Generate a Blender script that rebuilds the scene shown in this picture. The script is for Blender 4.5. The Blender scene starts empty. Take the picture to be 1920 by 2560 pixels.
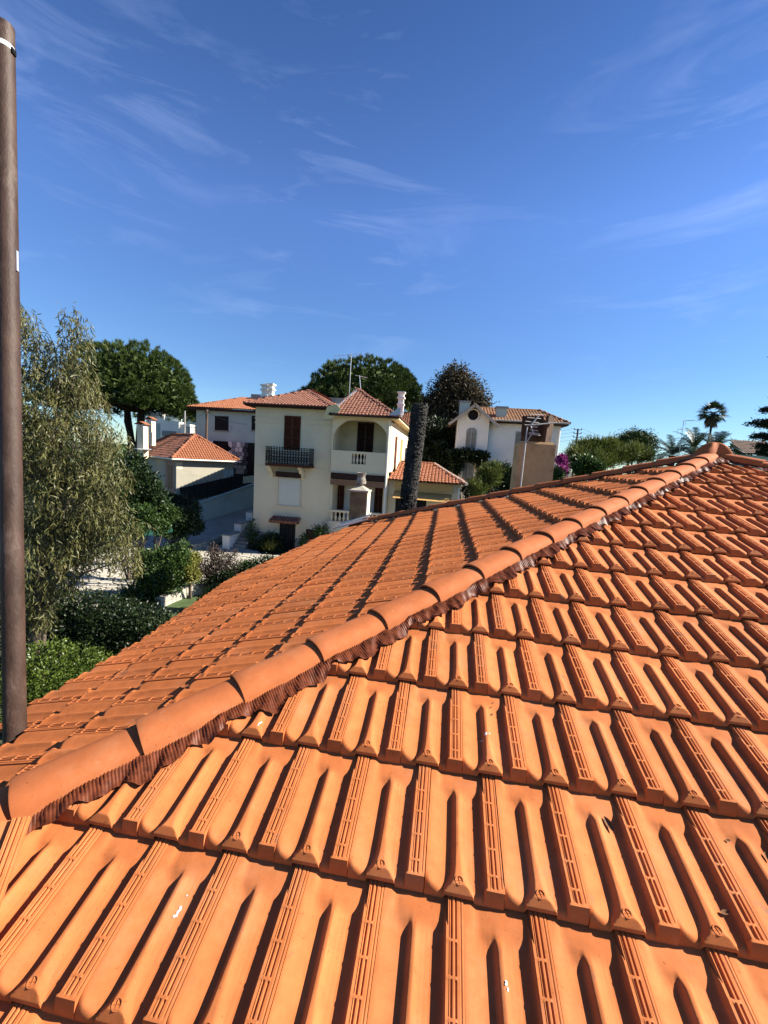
import bpy, bmesh, math, random
import numpy as np
from mathutils import Vector, Matrix
random.seed(7); RNG = np.random.default_rng(11)
D = bpy.data; SC = bpy.context.scene; COL = SC.collection
R_ = math.radians

# ------------------------------------------------------------------ camera
CAMP = np.array([0.86433, -1.08386, 1.23303])
C_RIGHT = np.array([0.9878096, 0.14286294, 0.06182543])
C_DOWN = np.array([0.07869474, -0.11561884, -0.99017141])
C_FWD = np.array([-0.13431061, 0.98296616, -0.12545196])
FPX = 1056.54
cam = D.objects.new('camera', D.cameras.new('camera')); COL.objects.link(cam)
cam.data.sensor_fit = 'HORIZONTAL'; cam.data.sensor_width = 36.0
cam.data.lens = 36.0 * FPX / 1920.0
cam.data.clip_start = 0.05; cam.data.clip_end = 6000
m = Matrix.Identity(4)
for i in range(3):
    m[i][0] = C_RIGHT[i]; m[i][1] = -C_DOWN[i]; m[i][2] = -C_FWD[i]; m[i][3] = CAMP[i]
cam.matrix_world = m
SC.camera = cam

# ------------------------------------------------------------------ light
SUN_AZ, SUN_EL = 10.0, 36.0          # azimuth measured from +X towards +Y
sd = Vector((math.cos(R_(SUN_EL)) * math.cos(R_(SUN_AZ)), math.cos(R_(SUN_EL)) * math.sin(R_(SUN_AZ)), math.sin(R_(SUN_EL))))
sun = D.objects.new('sun', D.lights.new('sun', 'SUN')); COL.objects.link(sun)
sun.data.energy = 5.0; sun.data.angle = R_(0.53); sun.data.color = (1.0, 0.93, 0.82)
sun.rotation_euler = sd.to_track_quat('Z', 'Y').to_euler()

world = D.worlds.new('World'); SC.world = world; world.use_nodes = True
nt = world.node_tree; N = nt.nodes; L = nt.links; N.clear()
out = N.new('ShaderNodeOutputWorld'); bg = N.new('ShaderNodeBackground')
sky = N.new('ShaderNodeTexSky'); sky.sky_type = 'NISHITA'; sky.sun_disc = False
sky.sun_elevation = R_(SUN_EL); sky.sun_rotation = R_(90 - SUN_AZ)
sky.altitude = 0; sky.air_density = 1.0; sky.dust_density = 0.0; sky.ozone_density = 2.6
bg.inputs['Strength'].default_value = 0.052
# thin cirrus streaks high in the sky
tc = N.new('ShaderNodeTexCoord'); mp = N.new('ShaderNodeMapping')
mp.inputs['Rotation'].default_value = (R_(12), R_(18), R_(-20)); mp.inputs['Scale'].default_value = (1.5, 2.6, 9.0); mp.inputs['Location'].default_value = (3.1, 1.7, .4)
n1 = N.new('ShaderNodeTexNoise'); n1.inputs['Scale'].default_value = 1.7; n1.inputs['Detail'].default_value = 9; n1.inputs['Roughness'].default_value = 0.62; n1.inputs['Distortion'].default_value = 0.7
n2 = N.new('ShaderNodeTexNoise'); n2.inputs['Scale'].default_value = 2.1; n2.inputs['Detail'].default_value = 3
r1 = N.new('ShaderNodeMapRange'); r1.inputs[1].default_value = 0.50; r1.inputs[2].default_value = 0.80
r2 = N.new('ShaderNodeMapRange'); r2.inputs[1].default_value = 0.40; r2.inputs[2].default_value = 0.64
mu = N.new('ShaderNodeMath'); mu.operation = 'MULTIPLY'
mu2 = N.new('ShaderNodeMath'); mu2.operation = 'MULTIPLY'; mu2.inputs[1].default_value = 0.27
mix = N.new('ShaderNodeMixRGB'); mix.inputs[2].default_value = (6.6, 7.2, 8.0, 1)
hs = N.new('ShaderNodeHueSaturation'); hs.inputs['Saturation'].default_value = 1.12; hs.inputs['Value'].default_value = 1.0
L.new(tc.outputs['Generated'], mp.inputs['Vector']); L.new(mp.outputs[0], n1.inputs['Vector'])
L.new(tc.outputs['Generated'], n2.inputs['Vector'])
L.new(n1.outputs[0], r1.inputs[0]); L.new(n2.outputs[0], r2.inputs[0])
L.new(r1.outputs[0], mu.inputs[0]); L.new(r2.outputs[0], mu.inputs[1]); L.new(mu.outputs[0], mu2.inputs[0])
L.new(sky.outputs[0], hs.inputs['Color']); L.new(hs.outputs[0], mix.inputs[1]); L.new(mu2.outputs[0], mix.inputs[0])
sx = N.new('ShaderNodeSeparateXYZ'); L.new(tc.outputs['Generated'], sx.inputs[0])
tint = N.new('ShaderNodeValToRGB'); e = tint.color_ramp.elements
e[0].position = 0.0; e[0].color = (.43, .57, .70, 1); e[1].position = 1.0; e[1].color = (.21, .26, .40, 1)
for p_, c_ in ((.20, (.51, .60, .75)), (.45, (.69, .73, .95)), (.72, (.43, .50, .68))): k_ = e.new(p_); k_.color = (*c_, 1)
L.new(sx.outputs['Z'], tint.inputs[0])
sc15 = N.new('ShaderNodeVectorMath'); sc15.operation = 'SCALE'; sc15.inputs['Scale'].default_value = 1.5
mt = N.new('ShaderNodeMixRGB'); mt.blend_type = 'MULTIPLY'; mt.inputs[0].default_value = 1.0
L.new(mix.outputs[0], mt.inputs[1]); L.new(tint.outputs[0], mt.inputs[2]); L.new(mt.outputs[0], sc15.inputs[0]); L.new(sc15.outputs[0], bg.inputs['Color']); L.new(bg.outputs[0], out.inputs['Surface'])

SC.view_settings.view_transform = 'Standard'; SC.view_settings.look = 'None'
SC.view_settings.exposure = 1.45; SC.view_settings.gamma = 1.0; SC.view_settings.use_curve_mapping = False
SC.render.engine = 'CYCLES'
try: SC.cycles.max_bounces = 6; SC.cycles.transparent_max_bounces = 8
except Exception: pass

# ------------------------------------------------------------------ helpers
def at(px, py, d):
    """point seen at photo pixel (px, py) at camera depth d (used once, when measuring the place)"""
    r = C_RIGHT * ((px - 960) / FPX) + C_DOWN * ((py - 1280) / FPX) + C_FWD
    return CAMP + r * d
def aty(px, py, Y):
    r = C_RIGHT * ((px - 960) / FPX) + C_DOWN * ((py - 1280) / FPX) + C_FWD
    return CAMP + r * ((Y - CAMP[1]) / r[1])
def atz(px, py, Z):
    r = C_RIGHT * ((px - 960) / FPX) + C_DOWN * ((py - 1280) / FPX) + C_FWD
    return CAMP + r * ((Z - CAMP[2]) / r[2])
def pix(P):
    P = np.atleast_2d(np.asarray(P, float)); c = P - CAMP
    z = c @ C_FWD
    return np.stack([960 + FPX * (c @ C_RIGHT) / z, 1280 + FPX * (c @ C_DOWN) / z, z], 1)

def link(name, me, mat=None, parent=None):
    o = D.objects.new(name, me); COL.objects.link(o)
    if mat is not None and not me.materials: me.materials.append(mat)
    if parent is not None: o.parent = parent
    return o
def tag(o, label=None, cat=None, group=None, kind=None):
    if label: o['label'] = label
    if cat: o['category'] = cat
    if group: o['group'] = group
    if kind: o['kind'] = kind
    return o
def thing(name, label, cat, loc=(0, 0, 0), group=None):
    o = D.objects.new(name, None); COL.objects.link(o); o.location = loc
    o.empty_display_size = 0.2
    return tag(o, label, cat, group)
def np_mesh(name, V, F, smooth=False):
    """fast mesh from arrays; F is (n,3) or (n,4)"""
    V = np.asarray(V, np.float32); F = np.asarray(F, np.int32)
    me = D.meshes.new(name); k = F.shape[1]
    me.vertices.add(len(V)); me.vertices.foreach_set('co', V.ravel())
    me.loops.add(F.size); me.loops.foreach_set('vertex_index', F.ravel())
    me.polygons.add(len(F)); me.polygons.foreach_set('loop_start', np.arange(0, F.size, k, dtype=np.int32))
    if smooth: me.polygons.foreach_set('use_smooth', np.ones(len(F), bool))
    me.update(calc_edges=True); me.validate()
    return me
class MB:
    """collects boxes, prisms, tubes ... and links them as ONE mesh object (parent-local coordinates)"""
    def __init__(s): s.v = []; s.f = []
    def add(s, V, F):
        n = len(s.v); s.v += [tuple(map(float, p)) for p in V]; s.f += [tuple(n + i for i in f) for f in F]; return s
    def box(s, a, b):
        x0, y0, z0 = np.minimum(a, b); x1, y1, z1 = np.maximum(a, b)
        V = [(x0,y0,z0),(x1,y0,z0),(x1,y1,z0),(x0,y1,z0),(x0,y0,z1),(x1,y0,z1),(x1,y1,z1),(x0,y1,z1)]
        return s.add(V, [(0,3,2,1),(4,5,6,7),(0,1,5,4),(1,2,6,5),(2,3,7,6),(3,0,4,7)])
    def obox(s, c, ax, ay, az, hx, hy, hz):
        c, ax, ay, az = map(np.asarray, (c, ax, ay, az))
        V = [c + ax*hx*i + ay*hy*j + az*hz*k for k in (-1,1) for (i,j) in ((-1,-1),(1,-1),(1,1),(-1,1))]
        return s.add(V, [(0,3,2,1),(4,5,6,7),(0,1,5,4),(1,2,6,5),(2,3,7,6),(3,0,4,7)])
    def bar(s, a, b, w, h=None):
        a = np.asarray(a, float); b = np.asarray(b, float); d = b - a; l = np.linalg.norm(d); d /= l
        u = np.cross(d, (0,0,1)); u = np.array((1.,0,0)) if np.linalg.norm(u) < 1e-4 else u/np.linalg.norm(u)
        return s.obox((a+b)/2, u, np.cross(u, d), d, w/2, (h or w)/2, l/2)
    def tube(s, P, r, n=8, cap=True):
        P = [np.asarray(p, float) for p in P]; r = [r]*len(P) if np.isscalar(r) else r
        V = []; F = []
        for i, p in enumerate(P):
            d = P[min(i+1, len(P)-1)] - P[max(i-1, 0)]; d = d/(np.linalg.norm(d)+1e-9)
            u = np.cross(d, (0,0,1)); u = np.cross(d, (0,1,0)) if np.linalg.norm(u) < .05 else u
            u /= np.linalg.norm(u); w = np.cross(d, u)
            V += [p + r[i]*(u*math.cos(2*math.pi*k/n) + w*math.sin(2*math.pi*k/n)) for k in range(n)]
        for i in range(len(P)-1):
            for k in range(n):
                F.append((i*n+k, i*n+(k+1)%n, (i+1)*n+(k+1)%n, (i+1)*n+k))
        if cap: F += [tuple(range(n))[::-1], tuple((len(P)-1)*n+k for k in range(n))]
        return s.add(V, F)
    def lathe(s, c, prof, n=12):
        c = np.asarray(c, float); V = []; F = []
        for (r, z) in prof: V += [c + (r*math.cos(2*math.pi*k/n), r*math.sin(2*math.pi*k/n), z) for k in range(n)]
        for i in range(len(prof)-1):
            for k in range(n): F.append((i*n+k, i*n+(k+1)%n, (i+1)*n+(k+1)%n, (i+1)*n+k))
        F += [tuple(range(n))[::-1], tuple((len(prof)-1)*n+k for k in range(n))]
        return s.add(V, F)
    def prism(s, poly, d):
        """extrude 3-D polygon by vector d"""
        P = [np.asarray(p, float) for p in poly]; d = np.asarray(d, float); n = len(P)
        V = P + [p + d for p in P]
        F = [tuple(range(n))[::-1], tuple(range(n, 2*n))] + [(i, (i+1)%n, n+(i+1)%n, n+i) for i in range(n)]
        return s.add(V, F)
    def build(s, name, mat=None, parent=None, smooth=False, recalc=True):
        me = D.meshes.new(name); me.from_pydata(s.v, [], s.f); me.update()
        if recalc:
            bm = bmesh.new(); bm.from_mesh(me); bmesh.ops.recalc_face_normals(bm, faces=bm.faces); 
            if smooth:
                for f in bm.faces: f.smooth = True
                for e in bm.edges:
                    if len(e.link_faces) == 2 and e.calc_face_angle(0) > R_(40): e.smooth = False
            bm.to_mesh(me); bm.free()
        return link(name, me, mat, parent)

def mat(name, col, rough=0.85, var=0.15, scale=6.0, col2=None, bump=0.0, bscale=40.0, metal=0.0, rnd=0.0, spec=0.3,
        stain=None, stain_scale=2.0, stain_lo=0.56, stain_hi=0.72, stretch=(1, 1, 1), coord='Object', specks=0):
    """base colour broken up by two noises, optional stains with their own colour, optional fine bump"""
    M = D.materials.new(name); M.use_nodes = True; nt = M.node_tree; N = nt.nodes; L = nt.links
    b = N['Principled BSDF']; b.inputs['Roughness'].default_value = rough; b.inputs['Metallic'].default_value = metal
    b.inputs['Specular IOR Level'].default_value = spec
    tc = N.new('ShaderNodeTexCoord'); mp = N.new('ShaderNodeMapping'); mp.inputs['Scale'].default_value = stretch
    oi = N.new('ShaderNodeObjectInfo')
    L.new(tc.outputs[coord], mp.inputs[0])
    n = N.new('ShaderNodeTexNoise'); n.inputs['Scale'].default_value = scale; n.inputs['Detail'].default_value = 8; n.inputs['Roughness'].default_value = .65
    L.new(mp.outputs[0], n.inputs['Vector'])
    add = N.new('ShaderNodeVectorMath'); add.operation = 'ADD'; mulv = N.new('ShaderNodeMath'); mulv.operation = 'MULTIPLY'; mulv.inputs[1].default_value = 37.0
    if rnd > 0 or coord == 'Object':
        L.new(oi.outputs['Random'], mulv.inputs[0]); L.new(mp.outputs[0], add.inputs[0]); L.new(mulv.outputs[0], add.inputs[1]); L.new(add.outputs[0], n.inputs['Vector'])
    c1 = [c*(1-var) for c in col]; c2 = col2 or [min(1, c*(1+var)) for c in col]
    rm = N.new('ShaderNodeValToRGB'); rm.color_ramp.elements[0].position = .33; rm.color_ramp.elements[1].position = .67
    rm.color_ramp.elements[0].color = (*c1, 1); rm.color_ramp.elements[1].color = (*c2, 1)
    L.new(n.outputs[0], rm.inputs[0]); last = rm.outputs[0]
    if rnd > 0:
        h = N.new('ShaderNodeHueSaturation'); mr = N.new('ShaderNodeMapRange'); mr.inputs[3].default_value = 1-rnd; mr.inputs[4].default_value = 1+rnd
        L.new(oi.outputs['Random'], mr.inputs[0]); L.new(mr.outputs[0], h.inputs['Value']); L.new(last, h.inputs['Color']); last = h.outputs[0]
    if stain is not None:
        ns = N.new('ShaderNodeTexNoise'); ns.inputs['Scale'].default_value = stain_scale; ns.inputs['Detail'].default_value = 10; ns.inputs['Roughness'].default_value = .7
        L.new((add if (rnd > 0 or coord == 'Object') else mp).outputs[0], ns.inputs['Vector'])
        ms = N.new('ShaderNodeMapRange'); ms.inputs[1].default_value = stain_lo; ms.inputs[2].default_value = stain_hi
        mx = N.new('ShaderNodeMixRGB'); mx.inputs[2].default_value = (*stain, 1)
        L.new(ns.outputs[0], ms.inputs[0]); L.new(ms.outputs[0], mx.inputs[0]); L.new(last, mx.inputs[1]); last = mx.outputs[0]
    if specks > 0:
        sk = N.new('ShaderNodeTexNoise'); sk.inputs['Scale'].default_value = specks; sk.inputs['Detail'].default_value = 2
        L.new((add if (rnd > 0 or coord == 'Object') else mp).outputs[0], sk.inputs['Vector'])
        sm_ = N.new('ShaderNodeMapRange'); sm_.inputs[1].default_value = .68; sm_.inputs[2].default_value = .76; sm_.inputs[4].default_value = .55
        sx_ = N.new('ShaderNodeMixRGB'); sx_.inputs[2].default_value = (*[c*.35 for c in col], 1)
        L.new(sk.outputs[0], sm_.inputs[0]); L.new(sm_.outputs[0], sx_.inputs[0]); L.new(last, sx_.inputs[1]); last = sx_.outputs[0]
        s2 = N.new('ShaderNodeTexNoise'); s2.inputs['Scale'].default_value = 3.2; s2.inputs['Detail'].default_value = 7; s2.inputs['Roughness'].default_value = .75
        L.new((add if (rnd > 0 or coord == 'Object') else mp).outputs[0], s2.inputs['Vector'])
        d2 = N.new('ShaderNodeMapRange'); d2.inputs[1].default_value = .50; d2.inputs[2].default_value = .72; d2.inputs[4].default_value = .38
        dx2 = N.new('ShaderNodeMixRGB'); dx2.inputs[2].default_value = (.40, .20, .105, 1)     # pale dust and lime bloom
        L.new(s2.outputs[0], d2.inputs[0]); L.new(d2.outputs[0], dx2.inputs[0]); L.new(last, dx2.inputs[1]); last = dx2.outputs[0]
    L.new(last, b.inputs['Base Color'])
    if bump > 0:
        nb = N.new('ShaderNodeTexNoise'); nb.inputs['Scale'].default_value = bscale; nb.inputs['Detail'].default_value = 6
        L.new(mp.outputs[0], nb.inputs['Vector'])
        bp = N.new('ShaderNodeBump'); bp.inputs['Strength'].default_value = bump; bp.inputs['Distance'].default_value = 0.02
        L.new(nb.outputs[0], bp.inputs['Height']); L.new(bp.outputs[0], b.inputs['Normal'])
    return M

# ------------------------------------------------------------------ the near roof
S = R_(18.5); TS, CS, SS = math.tan(S), math.cos(S), math.sin(S)
W, G = 0.225, 0.3706
CL = 0.449                                   # left face plane: z = TS*(x+CL); near hip: y = x+CL
XA, YA = 3.95, 3.95 + CL; ZA = TS * YA         # apex
BK = 0.56                                    # back-left hip leaves the apex along (-1, BK)
M_TILE = mat('terracotta_tile', (.405, .124, .038), .80, .13, 16, bump=.045, bscale=260, rnd=.13, spec=.12, specks=95,
             stain=(.13, .085, .055), stain_scale=7, stain_lo=.62, stain_hi=.73)
M_CAP = mat('terracotta_cap', (.36, .108, .036), .78, .10, 12, bump=.05, bscale=200, rnd=.08, spec=.15, specks=80, stain=(.46, .21, .11), stain_scale=14, stain_lo=.62, stain_hi=.80)
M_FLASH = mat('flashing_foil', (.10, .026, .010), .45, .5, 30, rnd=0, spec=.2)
M_DECK = mat('roof_deck', (.10, .055, .03), .9, .3, 4)

PX = np.array([0,.03,.09,.16,.22,.27,.325,.345,.372,.388,.405,.432,.450,.49,.55,.61,.67,.745,.762,.776,.785,.80,.818,.828,.838,.852,.862,.880,.890,.902,.912,.945,.953,.97,.992])
PZ = np.array([.0120,.0112,.0055,-.0015,-.0055,-.0072,-.0072,-.0045,.0085,.0135,.0148,.0148,.0118,.0045,-.0025,-.0066,-.0076,-.0070,-.0040,.0145,.0166,.0160,.0156,.0172,.0128,.0128,.0172,.0172,.0125,.0125,.0160,.0160,.0138,.0156,.0144])
def sstep(a, b, x):
    t = np.clip((x-a)/(b-a), 0, 1); return t*t*(3-2*t)
def tile_h(x, s):
    """tile top above the roof plane; x across 0..1, s up from the nose in metres"""
    x = np.asarray(x, float); s = np.asarray(s, float)
    base = .036*(1 - s/.37)
    pr = np.interp(x, PX, PZ)
    w = sstep(.332, .296, s + .020*np.cos((x-.42)*5.2))
    flat = np.interp(x, [0,.10,.15,.72,.800,.808,1], [.0120,.0100,.002,.002,.002,.0166,.0166])
    flat = np.where(x > .808, np.interp(x, PX, PZ), flat)
    z = flat*(1-w) + pr*w
    # flared foot of the middle ridge
    hw = .012 + .118*np.clip((.110 - s)/.100, 0, 1)**2.5
    pl = sstep(hw+.085, hw-.03, np.abs(x-.425))*sstep(.13, .085, s)
    z = z*(1-pl) + np.maximum(z, .0148)*pl
    # rungs across the rib
    rung = np.zeros_like(z)
    for c in (.058, .130, .202, .274): rung = np.maximum(rung, sstep(.0052, .0025, np.abs(s-c)))
    z = np.where((x > .783) & (x < .91), np.maximum(z, .0166 + .0011*rung)*rung + z*(1-rung), z)
    hood = sstep(.030, .022, s)*(x > .76)
    z = z*(1-hood) + .0166*hood
    z = base + z
    notch = sstep(.238, .258, x)*sstep(.632, .612, x)
    rib = sstep(.70, .78, x)
    s0 = .017 + .032*np.minimum(np.clip(np.abs(x-.13)/.135, 0, 1), np.clip(np.abs(x-.655)/.115, 0, 1))**2.2   # round ends of the troughs
    f_c = np.sqrt(np.clip(1-((s0-s)/s0)**2, 0, 1)); f_c = np.where(s >= s0, 1, f_c)
    f_r = np.clip(s/.018, 0, 1)**.62
    f1 = f_c*(1-rib) + f_r*rib
    zo = .003 + (z-.003)*f1
    zp = np.minimum(z, .0305 + s*.85)                       # the foot leans down to its lip
    f2 = np.clip(s/.0025, 0, 1); zn = .0235 + (zp-.0235)*f2
    return zo*(1-notch) + zn*notch
U_HI = np.unique(np.concatenate([PX, np.linspace(.27, .60, 23), [.06,.13,.205,.238,.248,.258,.275,.33,.37,.42,.475,.53,.59,.612,.622,.632,.66,.71,.80,.808,.845,.87,.895,.93]]))
S_HI = np.unique(np.round([.0145,.0165,.020,.024,.0285,.0335,.0385,.0435,.0495,.0585,.0665,.072,.0785,.0855,.0935,.101,.115,0,.001,.0025,.005,.008,.012,.018,.022,.026,.031,.036,.041,.046,.0528,.0555,.0605,.0632,.069,.075,.082,.09,.097,.105,.1248,.1275,.1325,.1352,.165,.1968,.1995,.2045,.2072,.23,.245,.258,.2688,.2715,.2765,.2792,.292,.304,.316,.34,.375,.42], 5))
U_LO = np.array([0,.10,.238,.258,.335,.395,.44,.54,.612,.632,.745,.782,.84,.87,.90,.992])
S_LO = np.array([0,.0025,.012,.03,.055,.095,.20,.26,.30,.375,.42])
def tile_arrays(U, Sg):
    X, Y = np.meshgrid(U, Sg); Z = tile_h(X, Y)
    nu, ns = len(U), len(Sg)
    V = np.stack([X.ravel()*W, Y.ravel(), Z.ravel()], 1)
    q = np.arange(ns*nu).reshape(ns, nu)
    F = np.stack([q[:-1,:-1].ravel(), q[:-1,1:].ravel(), q[1:,1:].ravel(), q[1:,:-1].ravel()], 1)
    n = len(V)
    # front skirt (tucked back under) and right-hand side wall
    b = V[q[0]] + np.array([0, .030, -.003]); V = np.vstack([V, b]); i = n + np.arange(nu)
    F = np.vstack([F, np.stack([i[:-1], i[1:], q[0,1:], q[0,:-1]], 1)]); n = len(V)
    r = V[q[:, -1]] + np.array([0, 0, -.020]); V = np.vstack([V, r]); j = n + np.arange(ns)
    F = np.vstack([F, np.stack([q[:-1,-1], j[:-1], j[1:], q[1:,-1]], 1)]); n = len(V)
    l = V[q[:, 0]] + np.array([0, 0, -.014]); V = np.vstack([V, l]); j = n + np.arange(ns)
    F = np.vstack([F, np.stack([j[:-1], q[:-1,0], q[1:,0], j[1:]], 1)])
    return V, F
def disc_arrays():
    V = []; F = []; c = np.array([.428*W, .030]); n = 12
    def zz(p): return float(tile_h(np.array(p[0]/W), np.array(p[1])))
    for k in range(n):
        a = 2*math.pi*k/n; dx, dy = math.cos(a), math.sin(a)
        for r, h in ((.0125, -.001), (.0118, .0022), (.0100, .0022), (.0090, -.001)):
            p = (c[0]+dx*r, c[1]+dy*r); V.append((p[0], p[1], zz((c[0], c[1]+.002)) + h - .0012*(dy < -.5)))
    for k in range(n):
        k2 = (k+1) % n
        for i in range(3): F.append((k*4+i, k2*4+i, k2*4+i+1, k*4+i+1))
    for ax in ((1, .25), (-.25, 1)):
        a = np.array(ax)/np.linalg.norm(ax); p = np.array([-a[1], a[0]]); z0 = zz((c[0], c[1]+.002))
        i = len(V)
        for (e, w_, h) in ((-.0085, -.0012, -.001), (-.0085, 0, .0018), (-.0085, .0012, -.001), (.0085, -.0012, -.001), (.0085, 0, .0018), (.0085, .0012, -.001)):
            q = c + a*e + p*w_; V.append((q[0], q[1], z0+h))
        F += [(i, i+3, i+4, i+1), (i+1, i+4, i+5, i+2)]
    return np.array(V), np.array(F)
VH, FH = tile_arrays(U_HI, S_HI); VD, FD = disc_arrays()
VH2 = np.vstack([VH, VD]); FH2 = np.vstack([FH, FD+len(VH)])
VLo, FLo = tile_arrays(U_LO, S_LO)
def sharpen(me, ang=38):
    bm = bmesh.new(); bm.from_mesh(me); bm.normal_update()
    for f in bm.faces: f.smooth = True
    for e in bm.edges:
        if len(e.link_faces) == 2 and e.calc_face_angle(0) > R_(ang): e.smooth = False
    bm.to_mesh(me); bm.free(); return me
TILE_ME = sharpen(np_mesh('roof_tile', VH2, FH2)); TILE_ME.materials.append(M_TILE)

roof = thing('house_roof', 'near hip roof of clean orange clay interlocking tiles filling the foreground', 'roof', (0, 0, 0))
FR = (np.array([1., 0, 0]), np.array([0, CS, SS]), np.array([0, -SS, CS]))
LF = (np.array([0., -1, 0]), np.array([CS, 0, SS]), np.array([-SS, 0, CS]))
LX0, LY0 = -0.609, 0.249                     # left face: course 0 lower edge, joint phase
def kmax(y):
    if y < 0.62: return 1
    return 3
def eave_cut(y):
    """outline of the eave: point and outward normal (plan) of the cut for a tile at y"""
    P = [(-1.36, -9.), (-1.36, 1.55), (-1.68, 3.75), (-1.32, 6.25), (-.50, 7.00)]
    k = 0 if y < 1.55 else 1 if y < 3.75 else 2 if y < 6.1 else 3
    a, b = np.array(P[k]), np.array(P[k+1]); d = b-a
    return a, np.array([-d[1], d[0]])/np.linalg.norm(d)
tiles = []
for r in range(-14, 4):
    for c2 in range(-40, 60):
        ux = (c2 + (.5 if r % 2 else 0))*W            # right edge
        tiles.append(('F', FR, np.array([ux-W, -r*G*CS, -r*G*SS])))
for k in range(-16, 6):
    for j in range(-30, 60):
        yr = LY0 + j*W + (W/2 if k % 2 == 0 else 0)
        x = LX0 - k*G*CS
        if k > kmax(yr + W/2): continue
        tiles.append(('L', LF, np.array([x, yr+W, TS*(x+CL)])))
def inside(face, P):
    x, y = P[:, 0], P[:, 1]
    if face == 'F': return np.stack([x-(y-CL)-.12, -(y-YA)-(x-XA)-.12], 1)
    ca, cn = eave_cut(y.mean()); e = -((x-ca[0])*cn[0]+(y-ca[1])*cn[1])
    return np.stack([(y-CL)-x-.12, YA-.10+BK*(XA-x)-y, e], 1)
full, cut = [], []
for face, (ex, ey, ez), o in tiles:
    box = np.array([o+ex*a+ey*b for a in (0, W) for b in (0, .40)])
    ins = inside(face, box)
    if (ins.max(0) < 0.02).any(): continue
    if box[:, 1].max() < -2.2 or box[:, 0].max() > 8 or (face == 'F' and box[:, 1].min() < -2.0): continue
    pc = pix(box); zmin = pc[:, 2].min()
    ok = zmin > .15
    a = 0
    if ok:
        inx = (pc[:, 0].max() > -60) and (pc[:, 0].min() < 1980) and (pc[:, 1].min() < 2620)
        if inx:
            e1 = pc[1]-pc[0]; e2 = pc[2]-pc[0]; a = abs(e1[0]*e2[1]-e1[1]*e2[0])
    (cut if ins.min() < -.004 else full).append((a, face, (ex, ey, ez), o))
full.sort(key=lambda t: -t[0]); cut.sort(key=lambda t: -t[0])
def jit(o, A):
    ex, ey, ez = A
    t = random.gauss(0, .0035); t2 = random.gauss(0, .006)
    ex2 = ex*math.cos(t) + ey*math.sin(t); ey2 = ey*math.cos(t) - ex*math.sin(t)
    ex3 = ex2 + ez*t2; ez3 = ez - ex2*t2
    return o + ez*random.gauss(0, .0012) + ey*random.gauss(0, .002), (ex3, ey2, ez3)
def mw(o, A):
    mm = Matrix.Identity(4)
    for i in range(3):
        mm[i][0], mm[i][1], mm[i][2], mm[i][3] = A[0][i], A[1][i], A[2][i], o[i]
    return mm
restV, restF, nv, n_part = [], [], 0, 0
ncut_parts = min(len([c for c in cut if c[0] > 0]), 96)
for idx, (a, face, A, o) in enumerate(full):
    o2, A2 = jit(o, A)
    if a > 0 and n_part < 296-ncut_parts:
        ob = D.objects.new('roof_tile', TILE_ME); COL.objects.link(ob); ob.parent = roof; ob.matrix_local = mw(o2, A2); n_part += 1
    else:
        P = o2 + VLo[:, :1]*A2[0] + VLo[:, 1:2]*A2[1] + VLo[:, 2:3]*A2[2]
        restV.append(P); restF.append(FLo+nv); nv += len(P)
def cut_mesh(face, A, o, V, F):
    P = o + V[:, :1]*A[0] + V[:, 1:2]*A[1] + V[:, 2:3]*A[2]
    bm = bmesh.new(); vs = [bm.verts.new(p) for p in P]
    for f in F:
        try: bm.faces.new([vs[i] for i in f])
        except ValueError: pass
    if face == 'F': planes = [((.12, CL, 0), (-1, 1, 0)), ((XA, YA-.12, 0), (1, 1, 0))]
    else:
        planes = [((-.12, CL, 0), (1, -1, 0)), ((XA, YA-.10, 0), (BK, 1, 0))]
        ca, cn = eave_cut(o[1]-W/2); planes.append(((ca[0], ca[1], 0), (cn[0], cn[1], 0)))
    for co, no in planes:
        bmesh.ops.bisect_plane(bm, geom=bm.verts[:]+bm.edges[:]+bm.faces[:], plane_co=co, plane_no=Vector(no).normalized(), clear_outer=True)
    return bm
for idx, (a, face, A, o) in enumerate(cut):
    o2, A2 = jit(o, A)
    if a > 0 and idx < ncut_parts:
        bm = cut_mesh(face, A2, o2, VH, FH)
        if len(bm.faces) < 4: bm.free(); continue
        inv = mw(o2, A2).inverted(); bmesh.ops.transform(bm, matrix=inv, verts=bm.verts)
        me = D.meshes.new('roof_tile'); bm.to_mesh(me); bm.free(); sharpen(me); me.materials.append(M_TILE)
        ob = D.objects.new('roof_tile', me); COL.objects.link(ob); ob.parent = roof; ob.matrix_local = mw(o2, A2)
    else:
        bm = cut_mesh(face, A2, o2, VLo, FLo)
        bm.verts.ensure_lookup_table(); bm.verts.index_update()
        if len(bm.faces):
            bmesh.ops.triangulate(bm, faces=[f for f in bm.faces if len(f.verts) > 4])
            P = np.array([v.co[:] for v in bm.verts]); Fs = [[v.index for v in f.verts] for f in bm.faces]
            Fs = np.array([f if len(f) == 4 else f+[f[-1]] for f in Fs if len(f) == 4], int)
            if len(Fs): restV.append(P); restF.append(Fs+nv); nv += len(P)
        bm.free()
rest = link('roof_tile_field', sharpen(np_mesh('roof_tile_field', np.vstack(restV), np.vstack(restF))), M_TILE, roof); rest['kind'] = 'stuff'
print('tiles', len(full), len(cut), 'parts', n_part, ncut_parts)

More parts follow.
